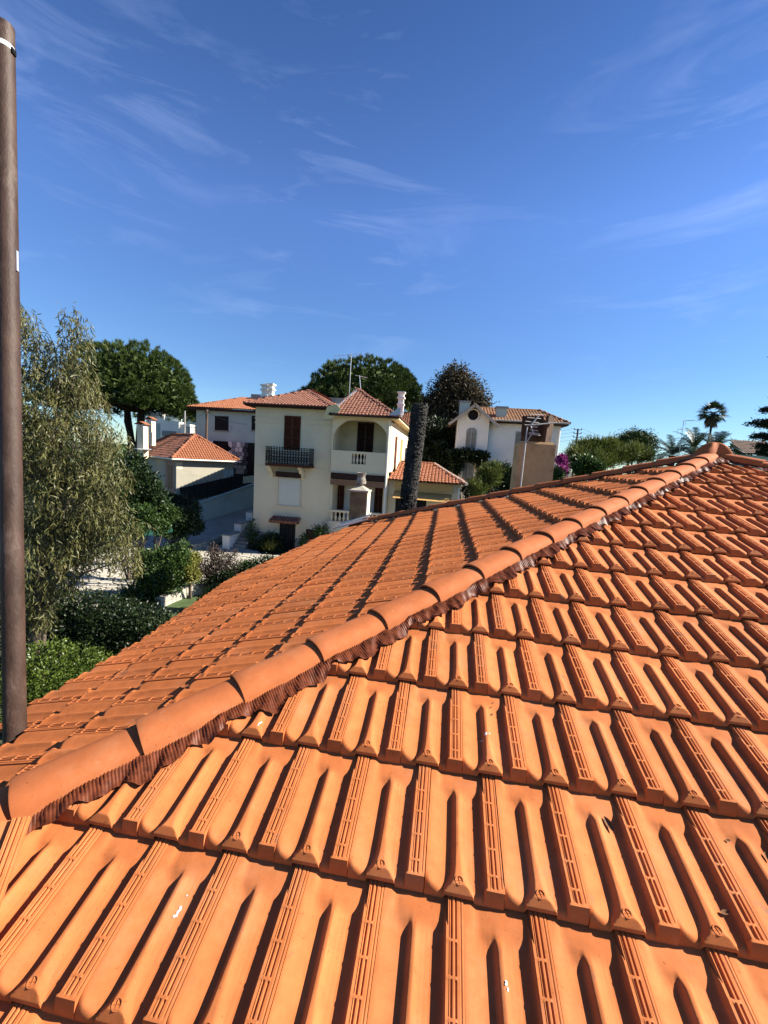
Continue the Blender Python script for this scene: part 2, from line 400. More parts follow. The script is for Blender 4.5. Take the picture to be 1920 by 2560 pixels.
# deck under the tiles (all four slopes)
apex = np.array([XA, YA, ZA-.012])
def lp(x, y): return np.array([x, y, TS*(x+CL)-.012])
dk = MB()
yf = -2.6
F0 = np.array([yf-CL, yf, TS*yf-.012]); F1 = np.array([XA+(YA-yf), yf, TS*yf-.012])
dk.add([apex, F0, F1], [(0, 1, 2)])
x1_ = LX0-G*CS+.05; bxx = -.55
fan = [lp(x1_, x1_+CL), lp(x1_, .62), lp(-1.30, .62), lp(-1.30, 1.55), lp(-1.62, 3.75), lp(-1.28, 6.2), lp(bxx, YA+BK*(XA-bxx))]
dk.add([apex]+fan, [(0, i+1, i) for i in range(1, len(fan))])
bl = fan[-1]; br = np.array([XA+6.4, YA+BK*6.4, bl[2]])
dk.add([apex, br, bl], [(0, 1, 2)]); dk.add([apex, F1, br], [(0, 1, 2)])
dk.build('roof_deck', M_DECK, roof, recalc=False)
MB().box((-.9, -2.3, -5.4), (9.0, 5.4, -.85)).build('house_wall', M_DECK, roof)

# hip caps: half-round tiles, each big end lapping over the next one below
def cap_mesh(L0=.425, seg=20):
    hw0, hw1, h0, h1, th = .094, .088, .066, .061, .009
    V = []; F = []
    st = [(0, 0), (.006, .0015), (.05, .0), (.2, -.002), (L0, -.008)]
    for inner in (0, 1):
        for (a, dz_) in st:
            t = a/L0; hw = hw0*(1-t)+hw1*t - th*inner; h = h0*(1-t)+h1*t - th*inner
            for k in range(seg+1):
                th_ = math.pi*k/seg; c = math.cos(th_); s_ = math.sin(th_)
                l = hw*math.copysign(abs(c)**.86, c); z = h*s_**.92
                if k in (0, seg): z -= .012; l *= 1.05
                V.append((l, a, z + dz_))
    m_ = seg+1; ns = len(st)
    for b in (0, ns*m_):
        for i in range(ns-1):
            for k in range(seg): F.append((b+i*m_+k, b+i*m_+k+1, b+(i+1)*m_+k+1, b+(i+1)*m_+k))
    o = ns*m_
    for k in range(seg): F += [(k, k+1, o+k+1, o+k), ((ns-1)*m_+k, (ns-1)*m_+k+1, o+(ns-1)*m_+k+1, o+(ns-1)*m_+k)]
    for i in range(ns-1): F += [(i*m_, (i+1)*m_, o+(i+1)*m_, o+i*m_), (i*m_+seg, (i+1)*m_+seg, o+(i+1)*m_+seg, o+i*m_+seg)]
    me = np_mesh('hip_cap', V, F); bm = bmesh.new(); bm.from_mesh(me); bmesh.ops.recalc_face_normals(bm, faces=bm.faces); bm.to_mesh(me); bm.free()
    sharpen(me, 45); me.materials.append(M_CAP); return me
CAP_ME = cap_mesh()
def lay_caps(p_low, p_top, n0=0, step=.3722, base=.022, tilt=.020, start=0.0, stop=.16):
    p_low = np.array(p_low); p_top = np.array(p_top)
    d = p_top-p_low; Ltot = np.linalg.norm(d); d /= Ltot
    lat = np.cross(d, (0, 0, 1)); lat /= np.linalg.norm(lat); up = np.cross(lat, d)
    a = start
    while a < Ltot-stop:
        tl = tilt + random.gauss(0, .004); yw = random.gauss(0, .006)
        dd = d*math.cos(tl) - up*math.sin(tl); uu = up*math.cos(tl) + d*math.sin(tl)
        l2 = lat*math.cos(yw) + dd*math.sin(yw); dd = np.cross(uu, l2)
        ob = D.objects.new('hip_cap', CAP_ME); COL.objects.link(ob); ob.parent = roof
        ob.matrix_local = mw(p_low + d*a + up*(base+.012), (l2, dd, uu)); a += step
AP = np.array([XA, YA, ZA])
hipA = np.array([-.444-.255*2, -.444-.255*2+CL, TS*(-.444-.255*2+CL)])
lay_caps(hipA, AP)
bx = -.56
lay_caps((bx, YA+BK*(XA-bx), TS*(bx+CL)), AP, base=.034, tilt=.018, stop=.34)
lay_caps((XA+5, YA-5, ZA-5*TS), AP, base=.030, start=.1, tilt=.02)

# three-way finial cap over the apex
V = []; F = []; nr, na = 9, 40
dirs = [math.atan2(-1, -1), math.atan2(BK, -1), math.atan2(-1, 1), math.atan2(1, 1)]
for inner in (0, 1):
    for i in range(nr):
        t = i/(nr-1)
        for k in range(na):
            a = 2*math.pi*k/na
            arm = max(math.exp(-((math.remainder(a-d_, 2*math.pi))/.36)**2) for d_ in dirs)
            Rr = .125 + .075*arm; r = Rr*t - .012*inner*t
            z = .150*(1-t**2.3) + (.062*arm-.012)*t**2.3 - (t**2)*TS*r*.75 - .012*inner
            V.append((r*math.cos(a), r*math.sin(a), z))
    b = inner*nr*na
    for i in range(nr-1):
        for k in range(na): F.append((b+i*na+k, b+i*na+(k+1)%na, b+(i+1)*na+(k+1)%na, b+(i+1)*na+k))
for k in range(na): F.append(((nr-1)*na+k, (nr-1)*na+(k+1)%na, nr*na+(nr-1)*na+(k+1)%na, nr*na+(nr-1)*na+k))
me = np_mesh('apex_cap', V, F); bm = bmesh.new(); bm.from_mesh(me); bmesh.ops.remove_doubles(bm, verts=bm.verts, dist=1e-5); bmesh.ops.recalc_face_normals(bm, faces=bm.faces); bm.to_mesh(me); bm.free()
sharpen(me, 50); ob = link('apex_cap', me, M_CAP, roof); ob.location = AP + np.array([0, 0, .035])

# pleated foil flashing between the near hip caps and the tiles of the front face
def front_h(x, y):
    """height of the tiled front face above the roof plane at plan point (x, y)"""
    v = -y/CS; r = np.ceil(v/G - 1e-9); best = np.full(np.shape(x), -1.)
    for k in (0, 1):
        rr = r + k; s = rr*G - v
        off = np.where(np.mod(rr, 2) != 0, .5, 0.)
        xx = np.mod(x/W - off, 1.0)
        best = np.maximum(best, np.where(s <= .42, tile_h(xx, s), -1))
    return best
def left_h(x, y):
    v = (LX0-x)/CS; r = np.ceil(v/G - 1e-9); best = np.full(np.shape(x), -1.)
    for k in (0, 1):
        rr = r + k; s = rr*G - v
        off = np.where(np.mod(rr, 2) == 0, .5, 0.)
        best = np.maximum(best, np.where(s <= .42, tile_h(np.mod((LY0-y)/W + off, 1.0), s), -1))
    return best
def flashing(p_low, p_top, side, hfun, nz, wid=(.070, .158), step=.0032, name='flashing_strip'):
    p_low = np.array(p_low); d = np.array(p_top)-p_low; Lh = np.hypot(d[0], d[1]); e = d[:2]/Lh
    nrm = np.array([e[1], -e[0]])*side
    dx_, dy_ = (0, .018) if nz == 'F' else (.018, 0)
    env = lambda x, y: np.maximum(np.maximum(hfun(x, y), hfun(x+dx_, y+dy_)), hfun(x+dx_*.5, y+dy_*.5))
    ts = np.arange(0, Lh, step); n = len(ts); nw = 9
    P = np.zeros((nw, n, 3))
    wob = .018*np.sin(ts*13.) + .012*np.sin(ts*29+1) + .008*np.sin(ts*53+2)
    for i in range(nw):
        f = i/(nw-1); w = wid[0] + (wid[1]+wob-wid[0])*f
        x = p_low[0]+e[0]*ts+nrm[0]*w; y = p_low[1]+e[1]*ts+nrm[1]*w
        h = env(x, y); k = 13; h = np.convolve(np.pad(h, k//2, mode='edge'), np.ones(k)/k, 'valid')
        hm = np.array([h[max(0, j-14):j+15].max() for j in range(n)])
        h0_ = env(x, y); h = h*.35 + hm*.65
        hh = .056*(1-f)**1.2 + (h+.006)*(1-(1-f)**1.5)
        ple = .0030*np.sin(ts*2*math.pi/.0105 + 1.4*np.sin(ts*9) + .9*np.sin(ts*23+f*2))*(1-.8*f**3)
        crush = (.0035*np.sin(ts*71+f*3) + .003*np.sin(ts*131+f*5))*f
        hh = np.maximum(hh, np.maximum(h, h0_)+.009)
        z = TS*y if nz == 'F' else TS*(x+CL)
        P[i] = np.stack([x, y, z+(hh+ple+crush)/CS], 1)
    q = np.arange(nw*n).reshape(nw, n)
    F = np.stack([q[:-1,:-1].ravel(), q[:-1,1:].ravel(), q[1:,1:].ravel(), q[1:,:-1].ravel()], 1)
    return link(name, np_mesh(name, P.reshape(-1, 3), F, True), M_FLASH, roof)
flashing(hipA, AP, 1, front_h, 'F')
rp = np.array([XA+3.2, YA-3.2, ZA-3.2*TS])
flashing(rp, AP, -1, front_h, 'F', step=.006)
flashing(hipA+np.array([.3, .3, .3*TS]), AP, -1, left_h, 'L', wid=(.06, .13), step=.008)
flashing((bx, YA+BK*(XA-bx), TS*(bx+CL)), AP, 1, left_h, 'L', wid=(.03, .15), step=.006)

# ================================================================== the place around the roof
GZ = -5.35
def struct(o): o['kind'] = 'structure'; return o
M_GRD = mat('garden_soil', (.075, .062, .038), .95, .4, 1.2, col2=(.06, .085, .03), bump=.3, bscale=6)
M_LAWN = mat('short_lawn', (.055, .085, .028), .95, .35, 2.5, bump=.4, bscale=30)
M_CONC = mat('driveway_concrete', (.26, .245, .215), .9, .14, .8, bump=.1, bscale=12, stain=(.22, .21, .19), stain_scale=.5)
M_STONE = mat('white_paving_stone', (.36, .33, .27), .9, .16, 3, rnd=.14, bump=.15, bscale=14)
M_JOINT = mat('paving_joint', (.10, .085, .06), .95, .3, 3)
M_CREAM = mat('cream_render', (.70, .585, .40), .92, .05, .9, bump=.05, bscale=30, stain=(.55, .46, .29), stain_scale=.55, stain_lo=.58, stain_hi=.85)
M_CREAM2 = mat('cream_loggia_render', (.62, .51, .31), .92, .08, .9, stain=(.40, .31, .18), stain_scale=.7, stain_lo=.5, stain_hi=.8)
M_WHITE = mat('white_render', (.78, .735, .655), .92, .04, .8, stain=(.58, .56, .53), stain_scale=.5, stain_lo=.62, stain_hi=.85)
M_GREYR = mat('grey_render', (.37, .46, .415), .93, .06, .9, stain=(.30, .30, .28), stain_scale=.6)
M_PLAST = mat('bare_grey_plaster', (.27, .265, .25), .95, .12, 2)
M_BROWN = mat('brown_shutter_paint', (.075, .022, .012), .7, .15, 4, spec=.2)
M_BRDK = mat('dark_brown_paint', (.032, .014, .010), .7, .2, 4, spec=.2)
M_GSHUT = mat('grey_shutter_paint', (.27, .275, .26), .75, .08, 4, spec=.2)
M_IRON = mat('black_iron', (.008, .008, .008), .8, .2, 8, spec=.05)
M_DARK = mat('dark_room', (.010, .009, .008), .9, .2, 2)
M_BLIND = mat('roller_blind', (.60, .57, .48), .8, .03, 2)
M_ROOF1 = mat('old_clay_tile', (.165, .060, .036), .88, .30, 6, col2=(.26, .115, .075), rnd=0, stain=(.38, .28, .22), stain_scale=7, stain_lo=.58, stain_hi=.72)
M_ROOF2 = mat('orange_clay_tile', (.27, .100, .048), .88, .25, 6, stain=(.26, .12, .07), stain_scale=6)
M_ROOF3 = mat('weathered_canal_tile', (.27, .125, .06), .9, .35, 5, col2=(.37, .20, .10), stain=(.16, .09, .055), stain_scale=6, stain_lo=.52, stain_hi=.66)
M_ZINC = mat('zinc_sheet', (.42, .43, .44), .45, .12, 3, metal=.6)
M_AWN = mat('ochre_awning_canvas', (.46, .27, .09), .9, .06, 2)
M_WOODP = mat('utility_pole_wood', (.085, .060, .042), .9, .3, 5, stretch=(8, 8, 1))
M_ALU = mat('aluminium_tube', (.55, .55, .55), .4, .08, 8, metal=.7)
M_WIRE = mat('wire_black', (.02, .02, .02), .6, .1, 4)

# ---- sheets of ground
def sheet(name, pts, m, z=0):
    mb = MB(); mb.add([(p[0], p[1], p[2] if len(p) > 2 else z) for p in pts], [tuple(range(len(pts)))])
    return struct(mb.build(name, m))
def flip_up(o):
    return o
sheet('ground', [(-900, -300, GZ), (900, -300, GZ), (900, 1500, GZ), (-900, 1500, GZ)], M_GRD)

def clip(poly, n, c):
    out = []
    for i in range(len(poly)):
        a, b = poly[i], poly[(i+1) % len(poly)]; da, db = np.dot(n, a)-c, np.dot(n, b)-c
        if da <= 0: out.append(a)
        if da*db < 0: out.append(a + (b-a)*(da/(da-db)))
    return out
def voronoi(sites, bound, gap):
    cells = []
    S_ = np.array(sites)
    for i, p in enumerate(S_):
        poly = [np.array(b, float) for b in bound]
        d2 = ((S_-p)**2).sum(1); o = np.argsort(d2)[1:16]
        for j in o:
            n = S_[j]-p; l = np.linalg.norm(n); n = n/l
            poly = clip(poly, n, np.dot(n, (p+S_[j])/2) - gap/2)
            if len(poly) < 3: break
        cells.append(poly)
    return cells
def in_poly(p, poly):
    c = False; n = len(poly)
    for i in range(n):
        a, b = poly[i], poly[i-1]
        if (a[1] > p[1]) != (b[1] > p[1]) and p[0] < (b[0]-a[0])*(p[1]-a[1])/(b[1]-a[1])+a[0]: c = not c
    return c
def paving(name, pts, label_, cell, parent_z, thick=.03):
    """irregular flagstones, each a piece of its own"""
    base = sheet(name, [(p[0], p[1], parent_z) for p in pts], M_JOINT)
    P = np.array([p[:2] for p in pts]); lo, hi = P.min(0), P.max(0); sites = []
    ny = int((hi[1]-lo[1])/cell)+2; nx = int((hi[0]-lo[0])/cell)+2
    for j in range(ny):
        for i in range(nx):
            q = lo + np.array([(i+.5*(j % 2))*cell, j*cell]) + RNG.normal(0, cell*.22, 2)
            sites.append(q)
    bound = [(lo[0]-1, lo[1]-1), (hi[0]+1, lo[1]-1), (hi[0]+1, hi[1]+1), (lo[0]-1, hi[1]+1)]
    k = 0; restm = MB()
    for q, poly in zip(sites, voronoi(sites, bound, .075)):
        if len(poly) < 3 or not in_poly(q, P): continue
        zt = parent_z + thick + random.uniform(-.008, .008); c = np.mean(poly, 0)
        mb = MB() if k < 290 else restm
        top = [np.array([*(c+(v-c)*.96), zt]) for v in poly]; bot = [np.array([*v, parent_z-.01]) for v in poly]; n = len(poly)
        mb.add(top+bot, [tuple(range(n))] + [(i, n+i, n+(i+1) % n, (i+1) % n) for i in range(n)])
        if mb is not restm: mb.build('paving_stone', M_STONE, base)
        k += 1
    if restm.v: o = restm.build('paving_stones', M_STONE, base); o['kind'] = 'stuff'
    return base
g = lambda x, y, z=GZ: atz(x, y, z)
paving('paved_terrace', [g(395, 1392), g(470, 1368), g(560, 1366), g(700, 1392), g(900, 1400), g(1100, 1420), g(1000, 1500), g(560, 1462), g(430, 1420)], '', .62, GZ+.05)
paving('paved_path', [g(120, 1452), g(240, 1395), g(380, 1330), g(440, 1345), g(395, 1392), g(350, 1440), g(330, 1500), g(200, 1530), g(90, 1520)], '', .50, GZ+.05)
# ramp of the driveway rising beside the villa
rampz = -3.95
dl = [g(428, 1344, GZ+.03), at(507, 1303, 33.5), at(630, 1265, 38.8)]; dr_ = [g(478, 1371, GZ+.03), g(566, 1347, GZ+.03), at(652, 1290, 36.5)]
mb = MB(); mb.add(dl+dr_, [(0, 3, 4, 1), (1, 4, 5, 2)]); struct(mb.build('driveway', M_CONC, recalc=False))
sheet('lawn', [g(380, 1440), g(600, 1442), g(620, 1560), g(430, 1640), g(270, 1560)], M_LAWN, 0).location.z = .012

# ---- stone edging
def stone_row(name, label, cat, pts, h, w, seg, zb, wob=.05):
    t = thing(name, label, cat, (0, 0, 0)); pts = [np.asarray(p, float)[:2] for p in pts]
    L_ = [0]
    for a, b in zip(pts, pts[1:]): L_.append(L_[-1]+np.linalg.norm(b-a))
    def pt(s):
        i = max(j for j in range(len(L_)) if L_[j] <= s+1e-9); i = min(i, len(pts)-2)
        f = (s-L_[i])/(L_[i+1]-L_[i]); return pts[i]+(pts[i+1]-pts[i])*f
    core = MB(); n = max(6, int(L_[-1]/.3))
    for i in range(n):
        a, b = pt(L_[-1]*i/n), pt(L_[-1]*(i+1)/n); core.bar((*a, zb+h*.45), (*b, zb+h*.45), w*.86, h*.88)
    core.build('mortar_core', M_JOINT, t)
    s = 0
    while s < L_[-1]-.1:
        l = min(seg*random.uniform(.7, 1.35), L_[-1]-s); a, b = pt(s+.012), pt(min(s+l-.012, L_[-1]))
        mid = random.uniform(.45, .62)*h
        for z0, z1 in ((0, mid-.01), (mid+.01, h*random.uniform(.94, 1.05))):
            MB().bar((*a, zb+(z0+z1)/2), (*b, zb+(z0+z1)/2), w*random.uniform(.95, 1.08), z1-z0).build('wall_stone', M_STONE, t)
        s += l
    return t
stone_row('garden_wall', 'low curved white stone garden wall above the shaded lawn', 'wall', [g(395, 1520), g(425, 1507), g(455, 1494), g(490, 1485), g(530, 1479), g(570, 1477), g(610, 1478)], .42, .30, .55, GZ)
stone_row('stone_edging', 'white rubble stone edging between driveway ramp and paved terrace', 'wall', [g(478, 1378), g(520, 1366), (g(552, 1352))[:2], (g(572, 1346))[:2]], .42, .30, .5, GZ)

# ------------------------------------------------------------------ tiled roofs of the houses around
def tiled_slope(poly, m, parent, tw=.22, tl=.34, name='roof_tile_rows', rise=.05):
    P = [np.asarray(p, float) for p in poly]; n = np.zeros(3)
    for i in range(len(P)): n += np.cross(P[i], P[(i+1) % len(P)])
    n /= np.linalg.norm(n); n = -n if n[2] < 0 else n
    r = np.cross((0, 0, 1), n); r /= np.linalg.norm(r); d = np.cross(n, r); d = -d if d[2] > 0 else d
    o = P[0]; Q = np.array([[np.dot(p-o, r), np.dot(p-o, d)] for p in P]); lo, hi = Q.min(0), Q.max(0)
    V = []; F = []
    j0 = 0; b = hi[1]
    while b > lo[1]-tl:
        a = lo[0]; odd = 0
        while a < hi[0]+tw:
            c = (a+tw/2, b-tl/2)
            if in_poly(c, Q) or in_poly((c[0], b-.03), Q):
                i = len(V); jz = random.uniform(-.006, .006)
                for (s_, lift) in ((b, .028), (b-tl*1.08, 0)):
                    for (u_, h) in ((0, 0), (.22, rise), (.5, rise*1.15), (.78, rise), (1, 0)):
                        V.append(o + r*(a+u_*tw*.98) + d*s_ + n*(h+lift+.02+jz))
                for k in range(5): V.append(V[i+k] - n*.035)
                F += [(i+k, i+k+1, i+6+k, i+5+k) for k in range(4)] + [(i+10+k, i+11+k, i+k+1, i+k) for k in range(4)]
            a += tw
        b -= tl
    F += []; k = len(V); V += P; 
    me = D.meshes.new(name); me.from_pydata([tuple(map(float, v)) for v in V], [], F+[tuple(range(k, k+len(P)))]); me.update()
    ob = link(name, me, m, parent); ob['kind'] = 'stuff'; return ob
def ridge(parent, a, b, m, r=.10, name='ridge_cap'):
    mb = MB(); a = np.asarray(a, float); b = np.asarray(b, float); n = max(2, int(np.linalg.norm(b-a)/.4))
    for i in range(n):
        p, q = a+(b-a)*i/n, a+(b-a)*(i+1.08)/n
        mb.tube([p+(0, 0, .05), q+(0, 0, .05)], [r*1.08, r*.92], 8)
    return mb.build(name, m, parent, smooth=True)

def shutter_pair(parent, x0, x1, z0, z1, Y, m, slat=True, th=.05, arch=0):
    """two louvred leaves standing proud of a wall facing -Y"""
    w = (x1-x0)/2
    for k in (0, 1):
        a, b = x0+w*k+.012, x0+w*(k+1)-.012
        mb = MB(); fr = .07
        def top(x): return z1 + (arch*math.sqrt(max(0, 1-((x-(x0+x1)/2)/w)**2)) if arch else 0)
        mb.box((a, Y-th, z0), (a+fr, Y, z1)); mb.box((b-fr, Y-th, z0), (b, Y, z1))
        for zc in (z0+fr/2, z0+(z1-z0)*.36, z0+(z1-z0)*.68, z1-fr/2): mb.box((a+fr, Y-th+.004, zc-fr/2), (b-fr, Y, zc+fr/2))
        zz = z0+fr
        while zz < z1-fr:
            mb.obox(((a+b)/2, Y-.018, zz), (1, 0, 0), (0, .8, .6), (0, -.6, .8), (b-a)/2-fr, .004, .030); zz += .055
        if arch:
            xs = np.linspace(a, b, 8)
            mb.prism([(x, Y-th, z1+.003) for x in xs[[0, -1]]] + [(x, Y-th, top(x)) for x in xs[::-1]], (0, th, 0))
        o = mb.build('shutter', m, parent)
    return
def balusters(parent, x0, x1, z0, z1, Y, n, m=None):
    h = z1-z0
    for i in range(n):
        x = x0+(x1-x0)*(i+.5)/n; r = min(.085, (x1-x0)/n*.40)
        MB().lathe((x, Y, z0), [(r*.75, 0), (r*.75, .06*h), (r*.45, .10*h), (r*.6, .2*h), (r, .36*h), (r*.8, .52*h), (r*.42, .70*h), (r*.42, .82*h), (r*.75, .90*h), (r*.75, h)], 10).build('baluster', m or M_CREAM, parent, smooth=True)

# ------------------------------------------------------------------ the villa
YL, YR = 25.7, 25.35
def q(cx, cy, Y=YL): return aty(560+cx/3.318, 860+cy/3.318, Y)
villa = thing('villa', 'cream three storey villa with red tiled hip roofs, iron balcony and arched loggia', 'house', (0, 0, 0))
vx0, vx1, vx2 = q(252, 1000)[0], q(885, 1000, YR)[0], q(1372, 900, YR)[0]
zE, zE2 = q(520, 522)[2], q(1200, 612, YR)[2]
YB = YL+14.0
MB().box((vx0, YL, GZ-.2), (vx1, YB, zE)).build('wall', M_CREAM, villa)
# cornice bands, frieze
z1_, z2_ = q(400, 618)[2], q(400, 655)[2]
for xa, xb in ((vx0-.03, q(497, 640)[0]), (q(640, 640)[0], vx1-.04)):
    MB().box((xa, YL-.045, z1_-.05), (xb, YL-.002, z1_+.04)).build('string_course', M_CREAM, villa); MB().box((xa, YL-.035, z2_-.04), (xb, YL-.002, z2_+.03)).build('string_course', M_CREAM, villa)
# right block with the loggias
w = MB(); D0, D1 = YR, YR+.28
xa, xb = q(905, 800, YR)[0], q(1358, 800, YR)[0]
zp = q(1130, 893, YR)[2]; zs = q(910, 785, YR)[2]; zt = q(1130, 626, YR)[2]
zbt = q(1110, 1078, YR)[2]; zbb = q(950, 1392, YR)[2]
xbR = q(1330, 1200, YR)[0]; xbL = vx1+.02
w.box((vx1, D0, zp), (xa, D1, zE2)); w.box((xb, D0, zp), (vx2, D1, zE2))
r = zt-zs; arc = [(xa+r*1.15*(1-math.cos(t)), D0, zs+r*math.sin(t)) for t in np.linspace(0, math.pi/2, 9)] + [(xb-r*1.15*(1-math.cos(t)), D0, zs+r*math.sin(t)) for t in np.linspace(math.pi/2, 0, 9)]
w.prism(arc + [(xb, D0, zE2), (xa, D0, zE2)], (0, D1-D0, 0))
hx0, hx1 = q(1060, 950, YR)[0], q(1176, 950, YR)[0]; hz0, hz1 = q(1110, 998, YR)[2], q(1110, 912, YR)[2]
w.box((vx1, D0, zbt), (hx0, D1, zp)); w.box((hx1, D0, zbt), (vx2, D1, zp)); w.box((hx0, D0, zbt), (hx1, D1, hz0)); w.box((hx0, D0, hz1), (hx1, D1, zp))
w.box((xbR, D0, GZ-.2), (vx2, D1, zbt)); zlow = q(950, 1475, YR)[2]
w.box((vx1, D0, GZ-.2), (xbR, D1, zlow))
w.box((vx1, D1, zbt-.02), (vx2, YR+1.75, zbt+.22)); w.box((vx1, D1, zlow-.2), (vx2, YR+1.75, zlow)); w.box((vx1, D1, zE2-.15), (vx2, YR+1.75, zE2))
w.box((vx1+.01, D1, GZ), (vx1+.12, YR+1.75, zE2-.16))
w.box((vx1, YR+1.75, GZ-.2), (vx2, YB, zE2))
w.box((vx2-.28, D1, GZ-.2), (vx2, YR+1.75, zE2))
w.build('wall', M_CREAM, villa)
lb = MB(); lb.box((vx1+.13, YR+1.73, zbt+.23), (vx2-.29, YR+1.747, zE2-.17)); lb.build('loggia_back_wall', M_CREAM2, villa)
balusters(villa, hx0, hx1, hz0, hz1, YR+.14, 4)
MB().box((vx1+.03, D0-.04, zbb-.02), (xbR, D1+.03, zbb+.10)).build('handrail', M_CREAM, villa)
balusters(villa, vx1+.05, xbR, zlow, zbb-.02, YR+.14, 13)
# loggia doors and shutters
Yb = YR+1.70
shutter_pair(villa, q(1108, 700, Yb)[0], q(1245, 700, Yb)[0], zbt+.24, q(1180, 648, Yb)[2], Yb, M_BRDK)
shutter_pair(villa, q(925, 1200, Yb)[0], q(1000, 1200, Yb)[0], zlow+.02, q(960, 1165, Yb)[2], Yb, M_BROWN)
shutter_pair(villa, q(1252, 1200, Yb)[0], q(1322, 1200, Yb)[0], zlow+.02, q(1290, 1180, Yb)[2], Yb, M_BROWN)
MB().box((q(1000, 1200, Yb)[0]+.02, Yb+.02, zlow), (q(1250, 1200, Yb)[0], Yb+.04, q(1100, 1190, Yb)[2])).build('door_pane', M_BLIND, villa)
aw = MB(); aw.box((vx1+.06, D0-.10, zbt-.42), (xbR-.02, D0-.02, zbt-.02)); aw.build('awning_box', M_BRDK, villa)
aw = MB(); aw.box((vx1+.06, D0-.14, zbt-.78), (xbR-.02, D0-.11, zbt-.44)); aw.build('awning_valance', mat('brown_canvas', (.22, .115, .065), .9, .1, 3), villa)
# left block windows
shutter_pair(villa, q(500, 700)[0], q(637, 700)[0], q(560, 880)[2], q(570, 597)[2], YL, M_BROWN)
bo = .95; bx0, bx1 = q(342, 930, YL-bo)[0], q(712, 930, YL-bo)[0]; bz = q(520, 998, YL-bo)[2]
MB().box((bx0, YL-bo, bz-.16), (bx1, YL, bz)).build('balcony_slab', M_BROWN, villa)
rl = MB(); rt = q(520, 855, YL-bo)[2]
for z in (bz+.06, rt-.03, rt-.14): rl.bar((bx0+.03, YL-bo+.03, z), (bx1-.03, YL-bo+.03, z), .03)
for sx in (bx0+.03, bx1-.03):
    for z in (bz+.06, rt-.03): rl.bar((sx, YL-bo+.03, z), (sx, YL-.01, z), .03)
nb = 16
for i in range(nb+1):
    x = bx0+.03+(bx1-bx0-.06)*i/nb; rl.bar((x, YL-bo+.03, bz), (x, YL-bo+.03, rt), .038)
    if i < nb:
        xc = x+(bx1-bx0-.06)/nb/2
        for zc, rr in ((bz+.20, .07), (bz+.36, .07), (bz+.54, .085), (bz+.74, .07)):
            rl.tube([(xc+rr*math.cos(t)*(1-.04*k), YL-bo+.03, zc+rr*1.4*math.sin(t)*(1-.04*k)) for k, t in enumerate(np.linspace(0, 5.6, 12))], .022, 5, False)
for sx in (bx0+.03, bx1-.03):
    for i in range(1, 5): y = YL-bo+.03+i*.2; rl.bar((sx, y, bz), (sx, y, rt), .036)
rl.build('balcony_railing', M_IRON, villa)
for cx in (400, 655):
    x = q(cx, 1040)[0]
    prof = [(0, 0), (-.75, 0), (-.72, -.14), (-.5, -.2), (-.42, -.38), (-.24, -.46), (-.16, -.72), (0, -.78)]
    MB().prism([(x-.11, YL+a, bz-.165+b) for a, b in prof], (.24, 0, 0)).build('corbel', M_CREAM, villa)
MB().box((q(440, 1085)[0], YL-.30, q(540, 1105)[2]), (q(648, 1085)[0], YL-.004, q(540, 1062)[2])).build('blind_box', M_BRDK, villa)
MB().box((q(457, 1200)[0], YL-.03, q(540, 1338)[2]), (q(632, 1200)[0], YL-.003, q(540, 1108)[2])).build('roller_blind', M_BLIND, villa)
fr = MB(); fx0, fx1, fz0, fz1 = q(450, 1200)[0], q(638, 1200)[0], q(540, 1342)[2], q(540, 1106)[2]
fr.box((fx0-.05, YL-.05, fz0), (fx0, YL-.001, fz1)); fr.box((fx1, YL-.05, fz0), (fx1+.05, YL-.001, fz1)); fr.box((fx0-.12, YL-.10, fz0-.08), (fx1+.12, YL-.001, fz0-.003)); fr.build('window_frame', M_CREAM, villa)
# little tiled canopy and iron door
dx0, dx1 = q(460, 1600)[0], q(590, 1600)[0]; dzt = q(525, 1492)[2]
MB().box((dx0, YL-.03, GZ), (dx1, YL-.002, dzt)).build('door', M_DARK, villa)
dg = MB()
for i in range(7): x = dx0+.06+(dx1-dx0-.12)*i/6; dg.bar((x, YL-.06, GZ+.1), (x, YL-.06, dzt-.06), .025 if i in (0, 3, 6) else .016)
for k in range(10):
    for s_ in (0.25, .75): dg.tube([(dx0+(dx1-dx0)*s_+.10*math.cos(t), YL-.06, GZ+.9+.105*k+.06*math.sin(t)) for t in np.linspace(0, 5.5, 9)], .010, 4, False)
dg.build('door_grille', mat('faded_iron', (.07, .066, .06), .8, .2, 6, spec=.1), villa)
ca = MB(); cx0, cx1 = q(405, 1470)[0], q(638, 1470)[0]; cz0, cz1 = q(520, 1480, YL-.7)[2], q(520, 1440)[2]
nt_ = 9
for i in range(nt_):
    x = cx0+(cx1-cx0)*(i+.5)/nt_; wdt = (cx1-cx0)/nt_
    MB().tube([(x, YL-.75, cz0), (x, YL-.36, (cz0+cz1)/2+.02), (x, YL-.02, cz1)], wdt*.5, 8).build('canopy_tile', M_ROOF1, villa, smooth=True)
MB().box((cx0+.1, YL-.6, cz0-.12), (cx1-.1, YL-.01, cz0-.03)).build('canopy_beam', M_BRDK, villa)
pp = MB(); sil = [(q(cx, cy)[0], q(cx, cy)[2]) for cx, cy in ((236, 1560), (290, 1548), (330, 1562), (370, 1550), (410, 1566), (455, 1572))]
pp.prism([(sil[0][0], YL-.012, GZ)]+[(a, YL-.012, b) for a, b in sil]+[(sil[-1][0], YL-.012, GZ)], (0, .010, 0)); pp.build('bare_plaster_patch', M_PLAST, villa); pp = MB()
sil = [(q(cx, cy)[0], q(cx, cy)[2]) for cx, cy in ((592, 1612), (630, 1608), (660, 1625), (690, 1640))]
